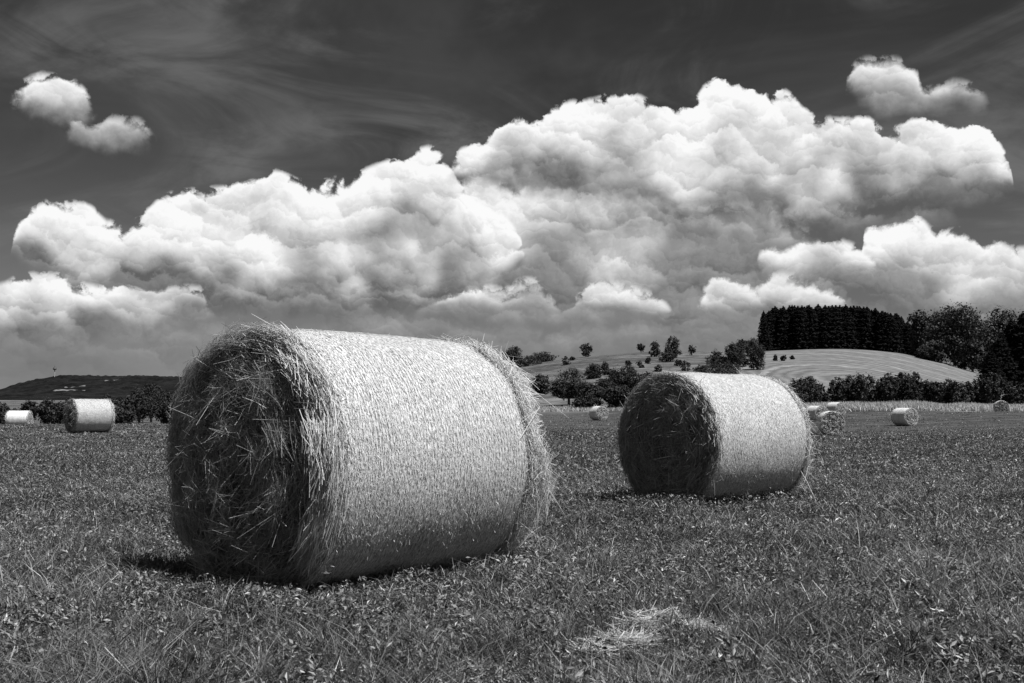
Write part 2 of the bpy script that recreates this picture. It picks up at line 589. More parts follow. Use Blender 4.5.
# ------------------------------------------------------------------ terrain
# columns: picture column -> list of (distance, picture row of the ground there)
FLAT = None
def crest_cols():
    T = {}
    def zz(d, py):            # height of the ground seen at row py at distance d
        return ray(512, py)[2] * d + CH
    far_top = {-700: 398, -300: 402, -60: 399, 0: 390.5, 22: 382.5, 44: 378, 52: 376.5, 70: 375.6, 100: 375.8, 140: 376.2, 175: 376.5,
               230: 378, 320: 384, 400: 392, 470: 400, 560: 404, 1500: 404}
    def ft(px):
        k = sorted(far_top); return np.interp(px, k, [far_top[i] for i in k])
    near_left = [(20, 0), (45, 0), (60, .22), (70, .38), (80, -.15), (110, -1.2), (150, zz(150, 424.5)), (230, zz(230, 420.5)), (330, zz(330, 415)),
                 (420, zz(420, 409)), (600, zz(600, 405)), (900, zz(900, 402))]
    def left(px):
        return near_left + [(1500, zz(1500, 400)), (2100, zz(2100, (ft(px) + 400) / 2)), (2700, zz(2700, ft(px))), (3200, zz(3200, ft(px) + 3)), (6000, 20)]
    for px in (-700, -300, -60, 0, 22, 44, 52, 70, 100, 140, 175, 230, 320):
        T[px] = left(px)
    crest = {470: 371, 500: 367.5, 520: 365, 545: 361, 570: 357.5, 600: 354.5, 640: 351.5, 680: 351, 720: 350.5, 760: 350.5, 790: 349.5, 815: 348.5, 840: 348.0, 870: 348.8, 900: 352,
             925: 357, 950: 363, 975: 370, 1000: 378, 1024: 385, 1060: 391, 1120: 398, 1400: 402}
    mid = {470: ((76, -.1), (100, -.1), (125, .1), (150, .75)),
           600: ((76, -.15), (100, -.1), (130, .28), (150, .9)),
           740: ((76, -.3), (100, 0), (130, .55), (146, 1.35)),
           827: ((76, -.5), (100, -.05), (132, .69), (146, 1.62)),
           903: ((76, -.4), (99, -.2), (126, .75), (144, 1.62)),
           1000: ((76, -.3), (99, 0.1), (120, 1.35), (134, 1.15), (146, 1.45)),
           1400: ((76, -.3), (99, 0.1), (120, 1.2), (134, 1.2), (146, 1.45))}
    mk = sorted(mid)
    for px, c in crest.items():
        near = min(mk, key=lambda k: abs(k - px))
        def mz(d):
            vals = [np.interp(d, [q[0] for q in mid[k]], [q[1] for q in mid[k]]) for k in mk]
            return float(np.interp(px, mk, vals))
        zc = zz(350, c)
        z0 = mz(146)
        L = [(20, 0), (45, 0)] + [(d, mz(d)) for d in (60, 76, 99, 120, 132, 146)]
        if px > 700:
            prof = ((170, .04), (200, .17), (240, .40), (280, .64), (320, .87), (350, 1.0))
        else:
            prof = ((170, .06), (200, .20), (240, .42), (280, .65), (320, .87), (350, 1.0))
        L += [(d, z0 + (zc - z0) * f) for d, f in prof]
        L += [(390, zc * 1.02), (460, zc * .98), (600, zc * .8), (900, zc * .5), (1500, 8), (2100, 10), (2700, zz(2700, ft(px))), (3200, 20), (6000, 20)]
        T[px] = L
    return T


_T = crest_cols()
_cols = np.array(sorted(_T), float)
_lr = np.linspace(math.log(15.0), math.log(6000.0), 420)
_pxg = np.arange(-700, 1401, 4.0)
_Zc = np.stack([np.interp(_lr, [math.log(q[0]) for q in _T[c]], [q[1] for q in _T[c]]) for c in _cols])      # cols x r
_Zg = np.stack([np.interp(_pxg, _cols, _Zc[:, j]) for j in range(len(_lr))], 1)
for _ in range(10):      # soften the polyline
    _Zg[:, 1:-1] = (_Zg[:, :-2] + 2 * _Zg[:, 1:-1] + _Zg[:, 2:]) / 4
for _ in range(4):
    _Zg[1:-1] = (_Zg[:-2] + 2 * _Zg[1:-1] + _Zg[2:]) / 4


def ground(x, y):
    """terrain height at a point (arrays welcome)"""
    x = np.asarray(x, float); y = np.asarray(y, float)
    r = np.hypot(x, y)
    a = np.clip(np.arctan2(x, np.maximum(y, 1e-6) * 1.0), -1.0, 0.95)
    a = np.where(y <= 0, np.where(x < 0, -1.0, 0.95), a)
    t = np.tan(a)
    px = 512 + t * F * 1.0
    d = r * np.cos(a) * np.where(y <= 0, 1.6, 1.0)          # forward distance
    u = np.clip((px - _pxg[0]) / 4.0, 0, len(_pxg) - 1.001)
    v = np.clip((np.log(np.maximum(d, 15.0)) - _lr[0]) / (_lr[1] - _lr[0]), 0, len(_lr) - 1.001)
    i = u.astype(int); j = v.astype(int); fu = u - i; fv = v - j
    z = (_Zg[i, j] * (1 - fu) + _Zg[i + 1, j] * fu) * (1 - fv) + (_Zg[i, j + 1] * (1 - fu) + _Zg[i + 1, j + 1] * fu) * fv
    return z + 0.03 * (vnoise(x, y, 1.7) - .5) * np.clip(r / 5, 0, 1) + .22 * (vnoise(x, y, 23.) - .5) * np.clip((d - 60) / 60, 0, 1)


def at_px(px, d):
    """ground point in picture column px at forward distance d"""
    x = (px - 512.0) / F * d
    # cx is measured against the tilted axis: correct for the pitch
    x /= cos(PITCH) + 0.0
    return np.array([x, d, float(ground(x, d))])


def row_of(P):
    x, y, z = P[0], P[1], P[2] - CH
    s, c = sin(PITCH), cos(PITCH)
    return 341.5 - F * (-s * y + c * z) / (c * y + s * z)


def find_on_hill(px, py, d0=150, d1=345):
    """distance at which the ground is seen at row py in column px"""
    best = d0
    for d in np.arange(d0, d1, 1.0):
        if row_of(at_px(px, d)) <= py:
            return d
    return d1


def ring_sheet(name, r0, r1, nr, mat, angles):
    rr = np.exp(np.linspace(math.log(r0), math.log(r1), nr))
    A, R = np.meshgrid(angles, rr)
    X, Y = R * np.sin(A), R * np.cos(A)
    Z = ground(X, Y)
    V = np.stack([X, Y, Z], -1).reshape(-1, 3)
    n = len(angles)
    i, j = np.meshgrid(np.arange(n), np.arange(nr - 1))
    q = np.stack([j * n + i, j * n + (i + 1) % n, (j + 1) * n + (i + 1) % n, (j + 1) * n + i], -1).reshape(-1, 4)
    q = q[:, ::-1]
    faces = [q]
    if r0 < 1:
        V = np.concatenate([V, [[0, 0, 0]]])
        c = len(V) - 1
        k = np.arange(n)
        faces.append(np.stack([(k + 1) % n, k, np.full(n, c)], 1))
    return mesh_np(name, V, faces, mat, smooth=True)


ANG = np.concatenate([np.linspace(-0.62, 0.62, 460), np.linspace(0.62, 2 * pi - 0.62, 92)[1:-1]])
ANG_FAR = np.concatenate([np.linspace(-0.62, 0.62, 900), np.linspace(0.62, 2 * pi - 0.62, 92)[1:-1]])


def field_material():
    m, g = new_mat('mown_field')
    P = g.node('ShaderNodeNewGeometry').outputs['Position']
    a = g.noise3(P, 9.0, 8, .7)
    b = g.noise3(P, .55, 5, .6)
    c = g.noise3(g.mapped(P, (.05, .45, 1), (0, 0, .05)), 1.0, 5, .65, .4)      # mowing swaths
    d = g.noise3(g.mapped(P, (.5, 2.6, 1)), 1.0, 6, .75)
    v = g.ss(a, .25, .78, .018, .105)
    v = g.m('MULTIPLY', v, g.ss(b, .3, .7, .75, 1.25))
    v = g.m('MULTIPLY', v, g.ss(c, .35, .68, .78, 1.35))
    v = g.m('MULTIPLY', v, g.ss(d, .3, .72, .72, 1.35))
    principled(g, v, .95, .05, a, .7, .05)
    return m


def hill_material():
    m, g = new_mat('hillside_pasture_and_crop')
    P = g.node('ShaderNodeNewGeometry').outputs['Position']
    s = g.node('ShaderNodeSeparateXYZ'); g.put(s.inputs[0], P)
    X, Y, Z = s.outputs
    n1 = g.noise3(P, .09, 6, .7)
    n2 = g.noise3(g.mapped(P, (.4, .9, .9)), 1.0, 6, .7)
    n3 = g.noise3(g.mapped(P, (.015, .10, .05), (0, 0, .35)), 1.0, 4, .6, .5)
    past = g.ss(n2, .28, .75, .055, .20)
    past = g.m('MULTIPLY', past, g.ss(n1, .35, .65, .60, 1.25))
    past = g.m('MULTIPLY', past, g.ss(n3, .35, .68, .62, 1.25))
    past = g.m('MULTIPLY', past, g.ss(g.noise3(g.mapped(P, (.35, .8, 1), (0, 0, .4)), 1.0, 5, .7), .36, .52, .55, 1.0))
    # ripening crop with curved drill rows and wheel tracks round the crown of the hill
    cx, cy, _ = at_px(872, 215)
    dx = g.m('SUBTRACT', X, float(cx)); dy = g.m('MULTIPLY', g.m('SUBTRACT', Y, float(cy)), .34)
    rr = g.m('SQRT', g.m('ADD', g.m('MULTIPLY', dx, dx), g.m('MULTIPLY', dy, dy)))
    rr = g.m('ADD', rr, g.m('MULTIPLY', n1, 5.0))
    w1 = g.m('SINE', g.m('MULTIPLY', rr, 2.6))
    w2 = g.m('SINE', g.m('MULTIPLY', rr, .70))
    crop = g.m('ADD', .142, g.m('MULTIPLY', w1, .030))
    crop = g.m('ADD', crop, g.m('MULTIPLY', g.ss(w2, .82, .98), g.m('MULTIPLY', n2, .11)))
    crop = g.m('MULTIPLY', crop, g.ss(n2, .25, .75, .72, 1.28))
    crop = g.m('MULTIPLY', crop, g.ss(n1, .35, .65, .88, 1.12))
    # edge between pasture and crop
    ratio = g.m('DIVIDE', X, Y)
    edge = g.m('ADD', ratio, g.m('MULTIPLY', g.m('SUBTRACT', Y, 260.0), -.00042))
    f = g.ss(edge, .200, .206)
    v = g.mix(f, past, crop)
    lower = g.ss(Y, 168.0, 176.0)
    principled(g, v, .95, .05, n2, .5, .25)
    return m


def far_material():
    m, g = new_mat('distant_wooded_ridge')
    P = g.node('ShaderNodeNewGeometry').outputs['Position']
    s = g.node('ShaderNodeSeparateXYZ'); g.put(s.inputs[0], P)
    X, Y, Z = s.outputs
    n = g.noise3(P, .02, 6, .7)
    wood = g.ss(n, .3, .7, .004, .019)
    fieldt = g.ss(g.noise3(g.mapped(P, (.003, .006, .0)), 1.0, 4, .5), .4, .6, .12, .30)
    v = g.mix(g.ss(Y, 1180.0, 1240.0), fieldt, wood)
    # chalk quarry faces and clearings on the slope
    for px, py, rx, ry in ((76, 391, 5.0, 1.3), (84, 387, 2.0, 1.8), (116, 380.5, 1.9, 1.5)):
        d = None
        for dd in np.arange(1500, 2690, 10):
            if row_of(at_px(px, dd)) <= py:
                d = dd; break
        if d is None: continue
        q = at_px(px, d)
        wx = rx / F * d; wz = ry / F * d
        ex = g.m('DIVIDE', g.m('SUBTRACT', X, float(q[0])), wx)
        ez = g.m('DIVIDE', g.m('SUBTRACT', Z, float(q[2])), wz)
        rr = g.m('ADD', g.m('MULTIPLY', ex, ex), g.m('MULTIPLY', ez, ez))
        rr = g.m('ADD', rr, g.m('MULTIPLY', g.m('SUBTRACT', n, .5), 3.0))
        v = g.mix(g.ss(rr, 1.5, .2), v, .17)
    principled(g, v, .95, .03, n, .6, 12.0)
    return m


M['field'] = field_material()
M['hill'] = hill_material()
M['far'] = far_material()
R1, R2 = 150.0, 1150.0
tag(ring_sheet('field', .35, R1, 330, M['field'], ANG), kind='structure')
tag(ring_sheet('hillside', R1, R2, 230, M['hill'], ANG), kind='structure')


def far_ridge():
    o = ring_sheet('distant_ridge', R2, 6000.0, 260, M['far'], ANG_FAR)
    # treetops roughen the wooded skyline
    me = o.data
    co = np.empty(len(me.vertices) * 3, np.float32); me.vertices.foreach_get('co', co); co = co.reshape(-1, 3)
    d = co[:, 1]
    k = np.clip((d - 1500) / 300, 0, 1)
    co[:, 2] += k * (5.0 * (vnoise(co[:, 0], co[:, 1], 9.) - .5) + 7.0 * (vnoise(co[:, 0] + 50, co[:, 1], 28.) - .5))
    me.vertices.foreach_set('co', co.ravel()); me.update()
    return o


tag(far_ridge(), kind='structure')


# ------------------------------------------------------------------ hay bales
def frame_of(az):
    """axis (near end -> far end), sideways and up vectors in the bale's own space: axis is local +y"""
    return None


def make_bale(D, L, nside, nface, nstray, dome=0.16, sw=1.0, seed=1, rough=1.0, end_mat='straw_dark', ring=0, empty_name='hay_bale', wrap='wrap', far_dome=1.1):
    """local space: origin on the ground under the near end, axis along +y, radius D/2"""
    global RNG
    RNG = np.random.default_rng(seed)
    R = D / 2
    root = bpy.data.objects.new(empty_name, None)
    root.empty_display_size = .3
    COL.objects.link(root)
    # --- net wrapped body
    na, ny = 180, 40
    aa = np.linspace(0, 2 * pi, na + 1)
    yy = np.linspace(0, L, ny)
    A, Yg = np.meshgrid(aa, yy)
    def radius(A, Y):
        r = R + .006 * (vnoise(A * R * 1.0 + seed * 9, Y, .22) - .5) * 2 + .005 * (vnoise(A * 0 + 4 + seed, Y, .09) - .5) * 2
        e = np.minimum(Y, L - Y)
        r = r - .022 * np.exp(-e / .035)
        # sagging belly: flattened where it rests
        lowz = -np.cos(A)  # A=0 is up
        r = r * (1 - .022 * np.clip((lowz - .90) / .1, 0, 1))
        r = r * (1 + .008 * np.sin(A) ** 2 + .020 * np.exp(-((np.abs(np.mod(A + pi, 2 * pi) - pi) - 2.36) / .42) ** 2))
        return r
    def onsurf(A, Y, off=0.0):
        r = radius(A, Y) + off
        return np.stack([np.sin(A) * r, Y, R * .985 + np.cos(A) * r], -1)
    V = onsurf(A, Yg).reshape(-1, 3)
    uv = np.stack([A.ravel() * R, Yg.ravel()], 1)
    n = na + 1
    i, j = np.meshgrid(np.arange(na), np.arange(ny - 1))
    q = np.stack([j * n + i, (j + 1) * n + i, (j + 1) * n + i + 1, j * n + i + 1], -1).reshape(-1, 4)
    # straws lying in the net
    g = Geo()
    if nside:
        k = nside
        a = RNG.uniform(0, 2 * pi, k); y = RNG.uniform(.0, L, k)
        ln = RNG.gamma(2.2, .0072, k) * sw
        th = RNG.normal(0, .42, k)
        th = np.where(RNG.random(k) < .22, RNG.uniform(-1.3, 1.3, k), th)
        da = np.cos(th) * ln / R; dy = np.sin(th) * ln
        off0 = RNG.uniform(.0005, .004, k); off1 = RNG.uniform(.0005, .007, k) + (RNG.random(k) < .02) * RNG.uniform(0, .02, k)
        p0 = onsurf(a, y, off0); p1 = onsurf(a + da / 2, np.clip(y + dy / 2, 0, L), (off0 + off1) / 2 + .0015); p2 = onsurf(a + da, np.clip(y + dy, 0, L), off1)
        N = np.stack([np.sin(a), 0 * a, np.cos(a)], 1)
        S = unit(np.cross(p2 - p0 + 1e-6, N)) * (RNG.uniform(.0006, .0015, k) * sw)[:, None]
        Vs = np.stack([p0 - S, p0 + S, p1 - S, p1 + S, p2 - S, p2 + S], 1).reshape(-1, 3)
        ii = np.arange(k)[:, None] * 6
        g.add(Vs, quads=np.concatenate([ii + np.array([[0, 1, 3, 2]]), ii + np.array([[2, 3, 5, 4]])]), tone=np.repeat(RNG.beta(1.9, 1.0, k), 6))
        # threads of the net, each a thin band round the bale
        if k > 20000:
            for y0 in np.arange(.10, L - .03, .0265):
                ta = np.linspace(0, 2 * pi, 361)
                wob = .0035 * np.sin(ta * 41 + y0 * 90) + .003 * (vnoise(ta * 6, 0 * ta + y0 * 50, .4) - .5)
                hw = .0009 * (sw ** 1.5)
                pa = onsurf(ta, y0 + wob - hw, .006 + .004 * vnoise(ta * 9, 0 * ta + y0 * 70, .3)); pb = onsurf(ta, y0 + wob + hw, .0065 + .004 * vnoise(ta * 9, 0 * ta + y0 * 70, .3))
                ii = np.arange(360)[:, None] * 2
                keep = vnoise(ta[:-1] * 14, 0 * ta[:-1] + y0 * 33, .5) > .30
                g.add(np.stack([pa, pb], 1).reshape(-1, 3), quads=(ii + np.array([[0, 1, 3, 2]]))[keep], tone=.9)
        Vall = np.concatenate([V, np.concatenate(g.V)])
        Q = np.concatenate(g.Q) + len(V)
        uvall = np.concatenate([uv, np.zeros((g.n, 2))])
        tone = np.concatenate([np.zeros(len(V)), np.concatenate(g.tn)])
        mi = np.concatenate([np.zeros(len(q)), np.ones(len(Q))])
        mesh_np('net_wrap', Vall, [np.concatenate([q, Q])], None, root, True, tone, uvall, [M[wrap], M['straw']], mi)
    else:
        mesh_np('net_wrap', V, [q], M[wrap], root, True, None, uv)
    # --- two straw ends
    for side in (0, 1):
        g = Geo()
        dm = dome if side == 0 else dome * far_dome
        nr = 26
        tt = np.linspace(0, 1, nr)                 # 0 rim .. 1 centre
        Ag, Tg = np.meshgrid(np.linspace(0, 2 * pi, 97)[:-1], tt)
        def dome_y(t, a):
            """outward bulge at relative radius 1-t; hollow middle, uneven"""
            rr = 1 - t
            prof = dm * np.clip(1 - np.abs(rr) ** 3.2, 0, 1) * (0.80 + .20 * np.clip(rr / .5, 0, 1))
            un = (vnoise(rr * np.cos(a) * 3 + seed * 3 + side * 7, rr * np.sin(a) * 3, .42) - .5) * .16 * rough * D / 1.5
            un2 = (vnoise(rr * np.cos(a) * 3 + seed, rr * np.sin(a) * 3 + 5, .16) - .5) * .09 * rough * D / 1.5
            return prof + (un + un2) * np.clip(t * 5, 0, 1) * np.clip(rr * 3 + .3, 0, 1)
        def facep(a, t, out=0.0):
            rr = (1 - t) * (R - .012) * (1 + .020 * np.exp(-((np.abs(np.mod(a + pi, 2 * pi) - pi) - 2.36) / .42) ** 2))
            yv = dome_y(t, a) + out
            yv = -yv if side == 0 else L + yv
            return np.stack([np.sin(a) * rr, yv, R * .985 + np.cos(a) * rr], -1)
        V = facep(Ag, Tg, -.02).reshape(-1, 3)
        i, j = np.meshgrid(np.arange(96), np.arange(nr - 1))
        q = np.stack([j * 96 + i, j * 96 + (i + 1) % 96, (j + 1) * 96 + (i + 1) % 96, (j + 1) * 96 + i], -1).reshape(-1, 4)
        if side == 1: q = q[:, ::-1]
        k = nface if side == 0 else int(nface * .75)
        a = RNG.uniform(0, 2 * pi, k)
        rr = np.sqrt(RNG.uniform(0.0, 1.0, k)); t = 1 - rr
        dep = RNG.uniform(-.035, .05, k) * rough
        P = facep(a, t, dep)
        # directions: wound round the axis, loosened towards the middle
        tang = np.stack([np.cos(a), 0 * a, -np.sin(a)], 1)
        rad_ = np.stack([np.sin(a), 0 * a, np.cos(a)], 1)
        outv = np.array([0, -1.0 if side == 0 else 1.0, 0])
        th = RNG.normal(0, .30 + .60 * (1 - rr), k)
        th = np.where(RNG.random(k) < .20, RNG.uniform(-pi / 2, pi / 2, k), th)
        sg = np.where(RNG.random(k) < .5, 1, -1)
        D_ = tang * (np.cos(th) * sg)[:, None] + rad_ * np.sin(th)[:, None] + outv * RNG.normal(.06, .20, k)[:, None]
        D_ = unit(D_)
        ln = RNG.uniform(.06, .21, k) * D / 1.5 * np.where(rr > .8, .8, 1)
        P = P - D_ * (ln * .5)[:, None]
        bend = RNG.normal(0, 1, (k, 3)) * (ln * .27)[:, None] + np.array([0, 0, -1]) * (ln * RNG.uniform(0, .22, k))[:, None]
        N = unit(outv + RNG.normal(0, .5, (k, 3)))
        wd = RNG.uniform(.0016, .0042, k) * sw
        ribbons(g, P, D_, N, ln, wd, bend, RNG.beta(1.15, 2.9, k))
        # shaggy collar where the straw spills past the net edge
        kc = int(nface * (.42 if side == 0 else .62))
        a = RNG.uniform(0, 2 * pi, kc)
        t = RNG.uniform(-.02, .14, kc)
        tang = np.stack([np.cos(a), 0 * a, -np.sin(a)], 1)
        rad_ = np.stack([np.sin(a), 0 * a, np.cos(a)], 1)
        base = facep(a, np.maximum(t, 0), 0.0) + rad_ * (np.clip(-t, 0, 1) * R)[:, None]
        clump = .35 + 1.3 * vnoise(a * 2.2 + seed, 0 * a + side * 5, .5)
        base = base + outv * (clump * RNG.uniform(-.005, max(dm, .02) * (.55 if side == 0 else 1.35), kc))[:, None] + rad_ * RNG.uniform(-.02, .02 + ring * .5, kc)[:, None]
        th = RNG.normal(0, .26 if side == 0 else .70, kc)
        D_ = unit(tang * (np.cos(th) * np.where(RNG.random(kc) < .5, 1, -1))[:, None] + outv * np.sin(th)[:, None] * .9
                  + rad_ * RNG.normal(.02, .10 + ring * (.6 if side == 0 else 1.8), kc)[:, None])
        ln = RNG.uniform(.06, .24, kc) * D / 1.5
        base = base - D_ * (ln * .5)[:, None]
        bend = -rad_ * (ln * RNG.uniform(0.0, .16, kc))[:, None] + RNG.normal(0, 1, (kc, 3)) * (ln * (.09 if side == 0 else .2))[:, None] + np.array([0, 0, -1]) * (ln * RNG.uniform(0, .02 if side == 0 else .45, kc))[:, None]
        ribbons(g, base, D_, unit(rad_ + RNG.normal(0, .35, (kc, 3))), ln, RNG.uniform(.0016, .0040, kc) * sw, bend, RNG.beta(2.4, 1.6, kc))
        # stray stalks
        ks = nstray if side == 0 else nstray * 9
        if ks:
            a = RNG.uniform(0, 2 * pi, ks); rr = np.sqrt(RNG.uniform(.02, 1.02, ks))
            P = facep(a, np.maximum(1 - rr, 0), -.01)
            D_ = unit(RNG.normal(0, 1, (ks, 3)) * np.array([.8, .35, .8]) + outv * RNG.uniform(.05, .55, ks)[:, None]
                      + np.stack([np.sin(a), 0 * a, np.cos(a)], 1) * (.5 * rr)[:, None])
            ln = RNG.uniform(.08, .30, ks) * D / 1.5 * (1 if side == 0 else 1.25)
            bend = RNG.normal(0, 1, (ks, 3)) * (ln * .12)[:, None] + np.array([0, 0, -1]) * (ln * RNG.uniform(0, .5 if side == 0 else .9, ks))[:, None]
            P[:, 2] = np.maximum(P[:, 2], .03)
            ribbons(g, P, D_, unit(RNG.normal(0, 1, (ks, 3))), ln, RNG.uniform(.0013, .0027, ks) * sw, bend, RNG.beta(2.6, 1.2, ks))
        Vs = np.concatenate(g.V)
        Vs[:, 2] = np.maximum(Vs[:, 2], .004)
        Q = np.concatenate(g.Q) + len(V)
        mi = np.concatenate([np.zeros(len(q)), np.ones(len(Q))])
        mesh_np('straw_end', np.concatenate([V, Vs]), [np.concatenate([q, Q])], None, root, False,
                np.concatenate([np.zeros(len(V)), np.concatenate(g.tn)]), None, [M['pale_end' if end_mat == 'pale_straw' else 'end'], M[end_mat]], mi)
    return root


def put_bale(root, x, y, az_deg, label, roll=0.0, sink=0.0, pitch=0.0, scale=1.0):
    # roll turns the bale about its own axis: keep that axis where it is
    hub = .74 * scale
    ox, oz = -hub * sin(rad(roll)), hub * (1 - cos(rad(roll)))
    wx, wy = ox * cos(-rad(az_deg)), ox * sin(-rad(az_deg))
    root.location = (x + wx, y + wy, float(ground(x, y)) - sink + oz)
    root.rotation_mode = 'XYZ'
    root.rotation_euler = (rad(pitch), rad(roll), -rad(az_deg))
    root.scale = (scale,) * 3
    tag(root, label, 'hay bale', 'round hay bales lying on the mown field')
    return root


def copy_tree(o, parent=None):
    c = o.copy(); COL.objects.link(c)
    if parent is not None: c.parent = parent
    for ch in list(o.children):
        copy_tree(ch, c)
    return c


b1 = make_bale(1.54, 1.50, 64000, 24000, 34, dome=.15, seed=11, ring=.035, far_dome=.75, end_mat='straw')
put_bale(b1, -1.455, 6.36, 41, 'largest nearest hay bale with a shaggy dark straw end and bright net wrap', sink=.035)
b2 = make_bale(1.505, 1.54, 34000, 12000, 110, dome=.05, sw=1.35, seed=23, rough=.7, ring=.01, end_mat='straw')
put_bale(b2, 1.745, 12.3, 50, 'second big hay bale at mid distance with a flat dark round end', sink=.035)

far = make_bale(1.54, 1.55, 0, 2600, 30, wrap='pale_wrap', dome=.04, sw=4.0, seed=37, rough=1.5, end_mat='pale_straw')
far_hollow = make_bale(1.56, 1.45, 0, 1500, 4, wrap='pale_wrap', dome=-.03, sw=4.5, seed=41, rough=1.7, end_mat='pale_straw')


def far_bale(proto, px, d, az, label, first=False, sc=1.05, sink=-.04, roll=0):
    o = proto if first else copy_tree(proto)
    q = at_px(px, d)
    return put_bale(o, q[0], q[1], az, label, roll=roll, sink=sink, scale=sc)


left_bale = make_bale(1.50, 1.55, 9000, 4000, 40, dome=.05, sw=2.8, seed=53, rough=1.3, end_mat='straw')
far_bale(left_bale, 73.5, 51.5, 46, 'hay bale lying beyond the nearest bale on its left, before dark trees', True)
far_bale(far, 31.5, 80.0, -96, 'hay bale half hidden by the rise at the left edge of the field', True, roll=70, sc=.88)
far_bale(far, 601.5, 126.0, -22, 'small distant hay bale between the two big bales below the hillside bushes', roll=130)
far_bale(far_hollow, 831.0, 75.0, 6, 'hay bale with a ragged hollow end just behind the second big bale', True)
far_bale(far, 820.5, 110.0, -20, 'pale distant hay bale touching the far edge of the second big bale', roll=200)
far_bale(far, 839.5, 130.0, -24, 'small distant hay bale farthest back of the three beside the second big bale', roll=20)
far_bale(far, 909.5, 99.0, -22, 'hay bale lying alone on the open right part of the field', roll=290)
far_bale(far_hollow, 1000.0, 133.0, 18, 'tiny hay bale sunk at the pale grass edge far right', sink=.2)

# ------------------------------------------------------------------ trees
def crown_geo(lobes, nleaf, lsize, flat=0.0, hollow=.45, seed=0):
    global RNG
    RNG = np.random.default_rng(seed)
    g = Geo()
    vol = np.array([l[3] * l[4] * l[5] for l in lobes]) ** .67
    cnt = (nleaf * vol / vol.sum()).astype(int)
    for (cx, cy, cz, rx, ry, rz), k in zip(lobes, cnt):
        # leaves gather in clumps near the shell of each lobe
        nc = max(8, k // 12)
        cd = unit(RNG.normal(size=(nc, 3)))
        cr = RNG.uniform(hollow, 1.0, nc) ** .6
        cc = cd * cr[:, None]
        idx = RNG.integers(0, nc, k)
        q = cc[idx] + RNG.normal(0, .15, (k, 3))
        P = q * np.array([rx, ry, rz]) + np.array([cx, cy, cz])
        N = unit(unit(q) * .9 + RNG.normal(0, .6, (k, 3)) + np.array([0, 0, .25]))
        ctone = RNG.uniform(.15, .85, nc)
        tn = np.clip(ctone[idx] + RNG.normal(0, .15, k), 0, 1)
        s = RNG.uniform(.6, 1.3, k) * lsize
        leaves(g, P, N, s, s * .75, tn)
    return g


def limb_geo(g, p0, p1, r0, r1, sides=7, bend=0.0):
    p0 = np.array(p0, float); p1 = np.array(p1, float)
    d = p1 - p0; L = np.linalg.norm(d); d = d / L
    a = unit(np.cross(d, [0.3, .9, .1])); b = np.cross(d, a)
    seg = 4
    V = []
    for s in range(seg + 1):
        t = s / seg
        c = p0 + (p1 - p0) * t + a * bend * L * sin(pi * t)
        r = r0 + (r1 - r0) * t
        for k in range(sides):
            an = 2 * pi * k / sides
            V.append(c + (a * cos(an) + b * sin(an)) * r)
    Q = [[s * sides + k, s * sides + (k + 1) % sides, (s + 1) * sides + (k + 1) % sides, (s + 1) * sides + k] for s in range(seg) for k in range(sides)]
    g.add(V, quads=Q)


def broad_lobes(w, h, trunk, seed, n=7, round_=True):
    r = np.random.default_rng(seed)
    L = []
    ch = h - trunk
    L.append((0, 0, trunk + ch * .48, w * .40, w * .40, ch * .46))
    for k in range(n):
        a = 2 * pi * k / n + r.uniform(-.4, .4)
        zf = r.uniform(.14, .78)
        ring = w * .5 * math.sqrt(max(.05, 1 - (2 * zf - .9) ** 2)) * .62
        s = r.uniform(.20, .32)
        L.append((cos(a) * ring, sin(a) * ring, trunk + ch * zf, w * s, w * s, ch * s * r.uniform(.7, 1.0)))
    L.append((r.uniform(-.08, .08) * w, 0, trunk + ch * .80, w * .24, w * .24, ch * .20))
    return L


def make_tree(kind, w, h, trunk, nleaf, lsize, seed, mat='leaf', n=7):
    root = bpy.data.objects.new(kind, None)
    COL.objects.link(root)
    lobes = broad_lobes(w, h, trunk, seed, n)
    crown_geo(lobes, nleaf, lsize, seed=seed).build('crown', M[mat], root)
    g = Geo()
    limb_geo(g, (0, 0, -.3), (0.02 * w, 0, trunk + (h - trunk) * .45), w * .035 + .06, w * .015 + .02, bend=.03)
    for (cx, cy, cz, rx, ry, rz) in lobes[1:]:
        limb_geo(g, (0, 0, max(trunk * .8, .1)), (cx * .85, cy * .85, cz), w * .014 + .02, .02, 5, .05)
    g.build('trunk', M['bark'], root)
    return root


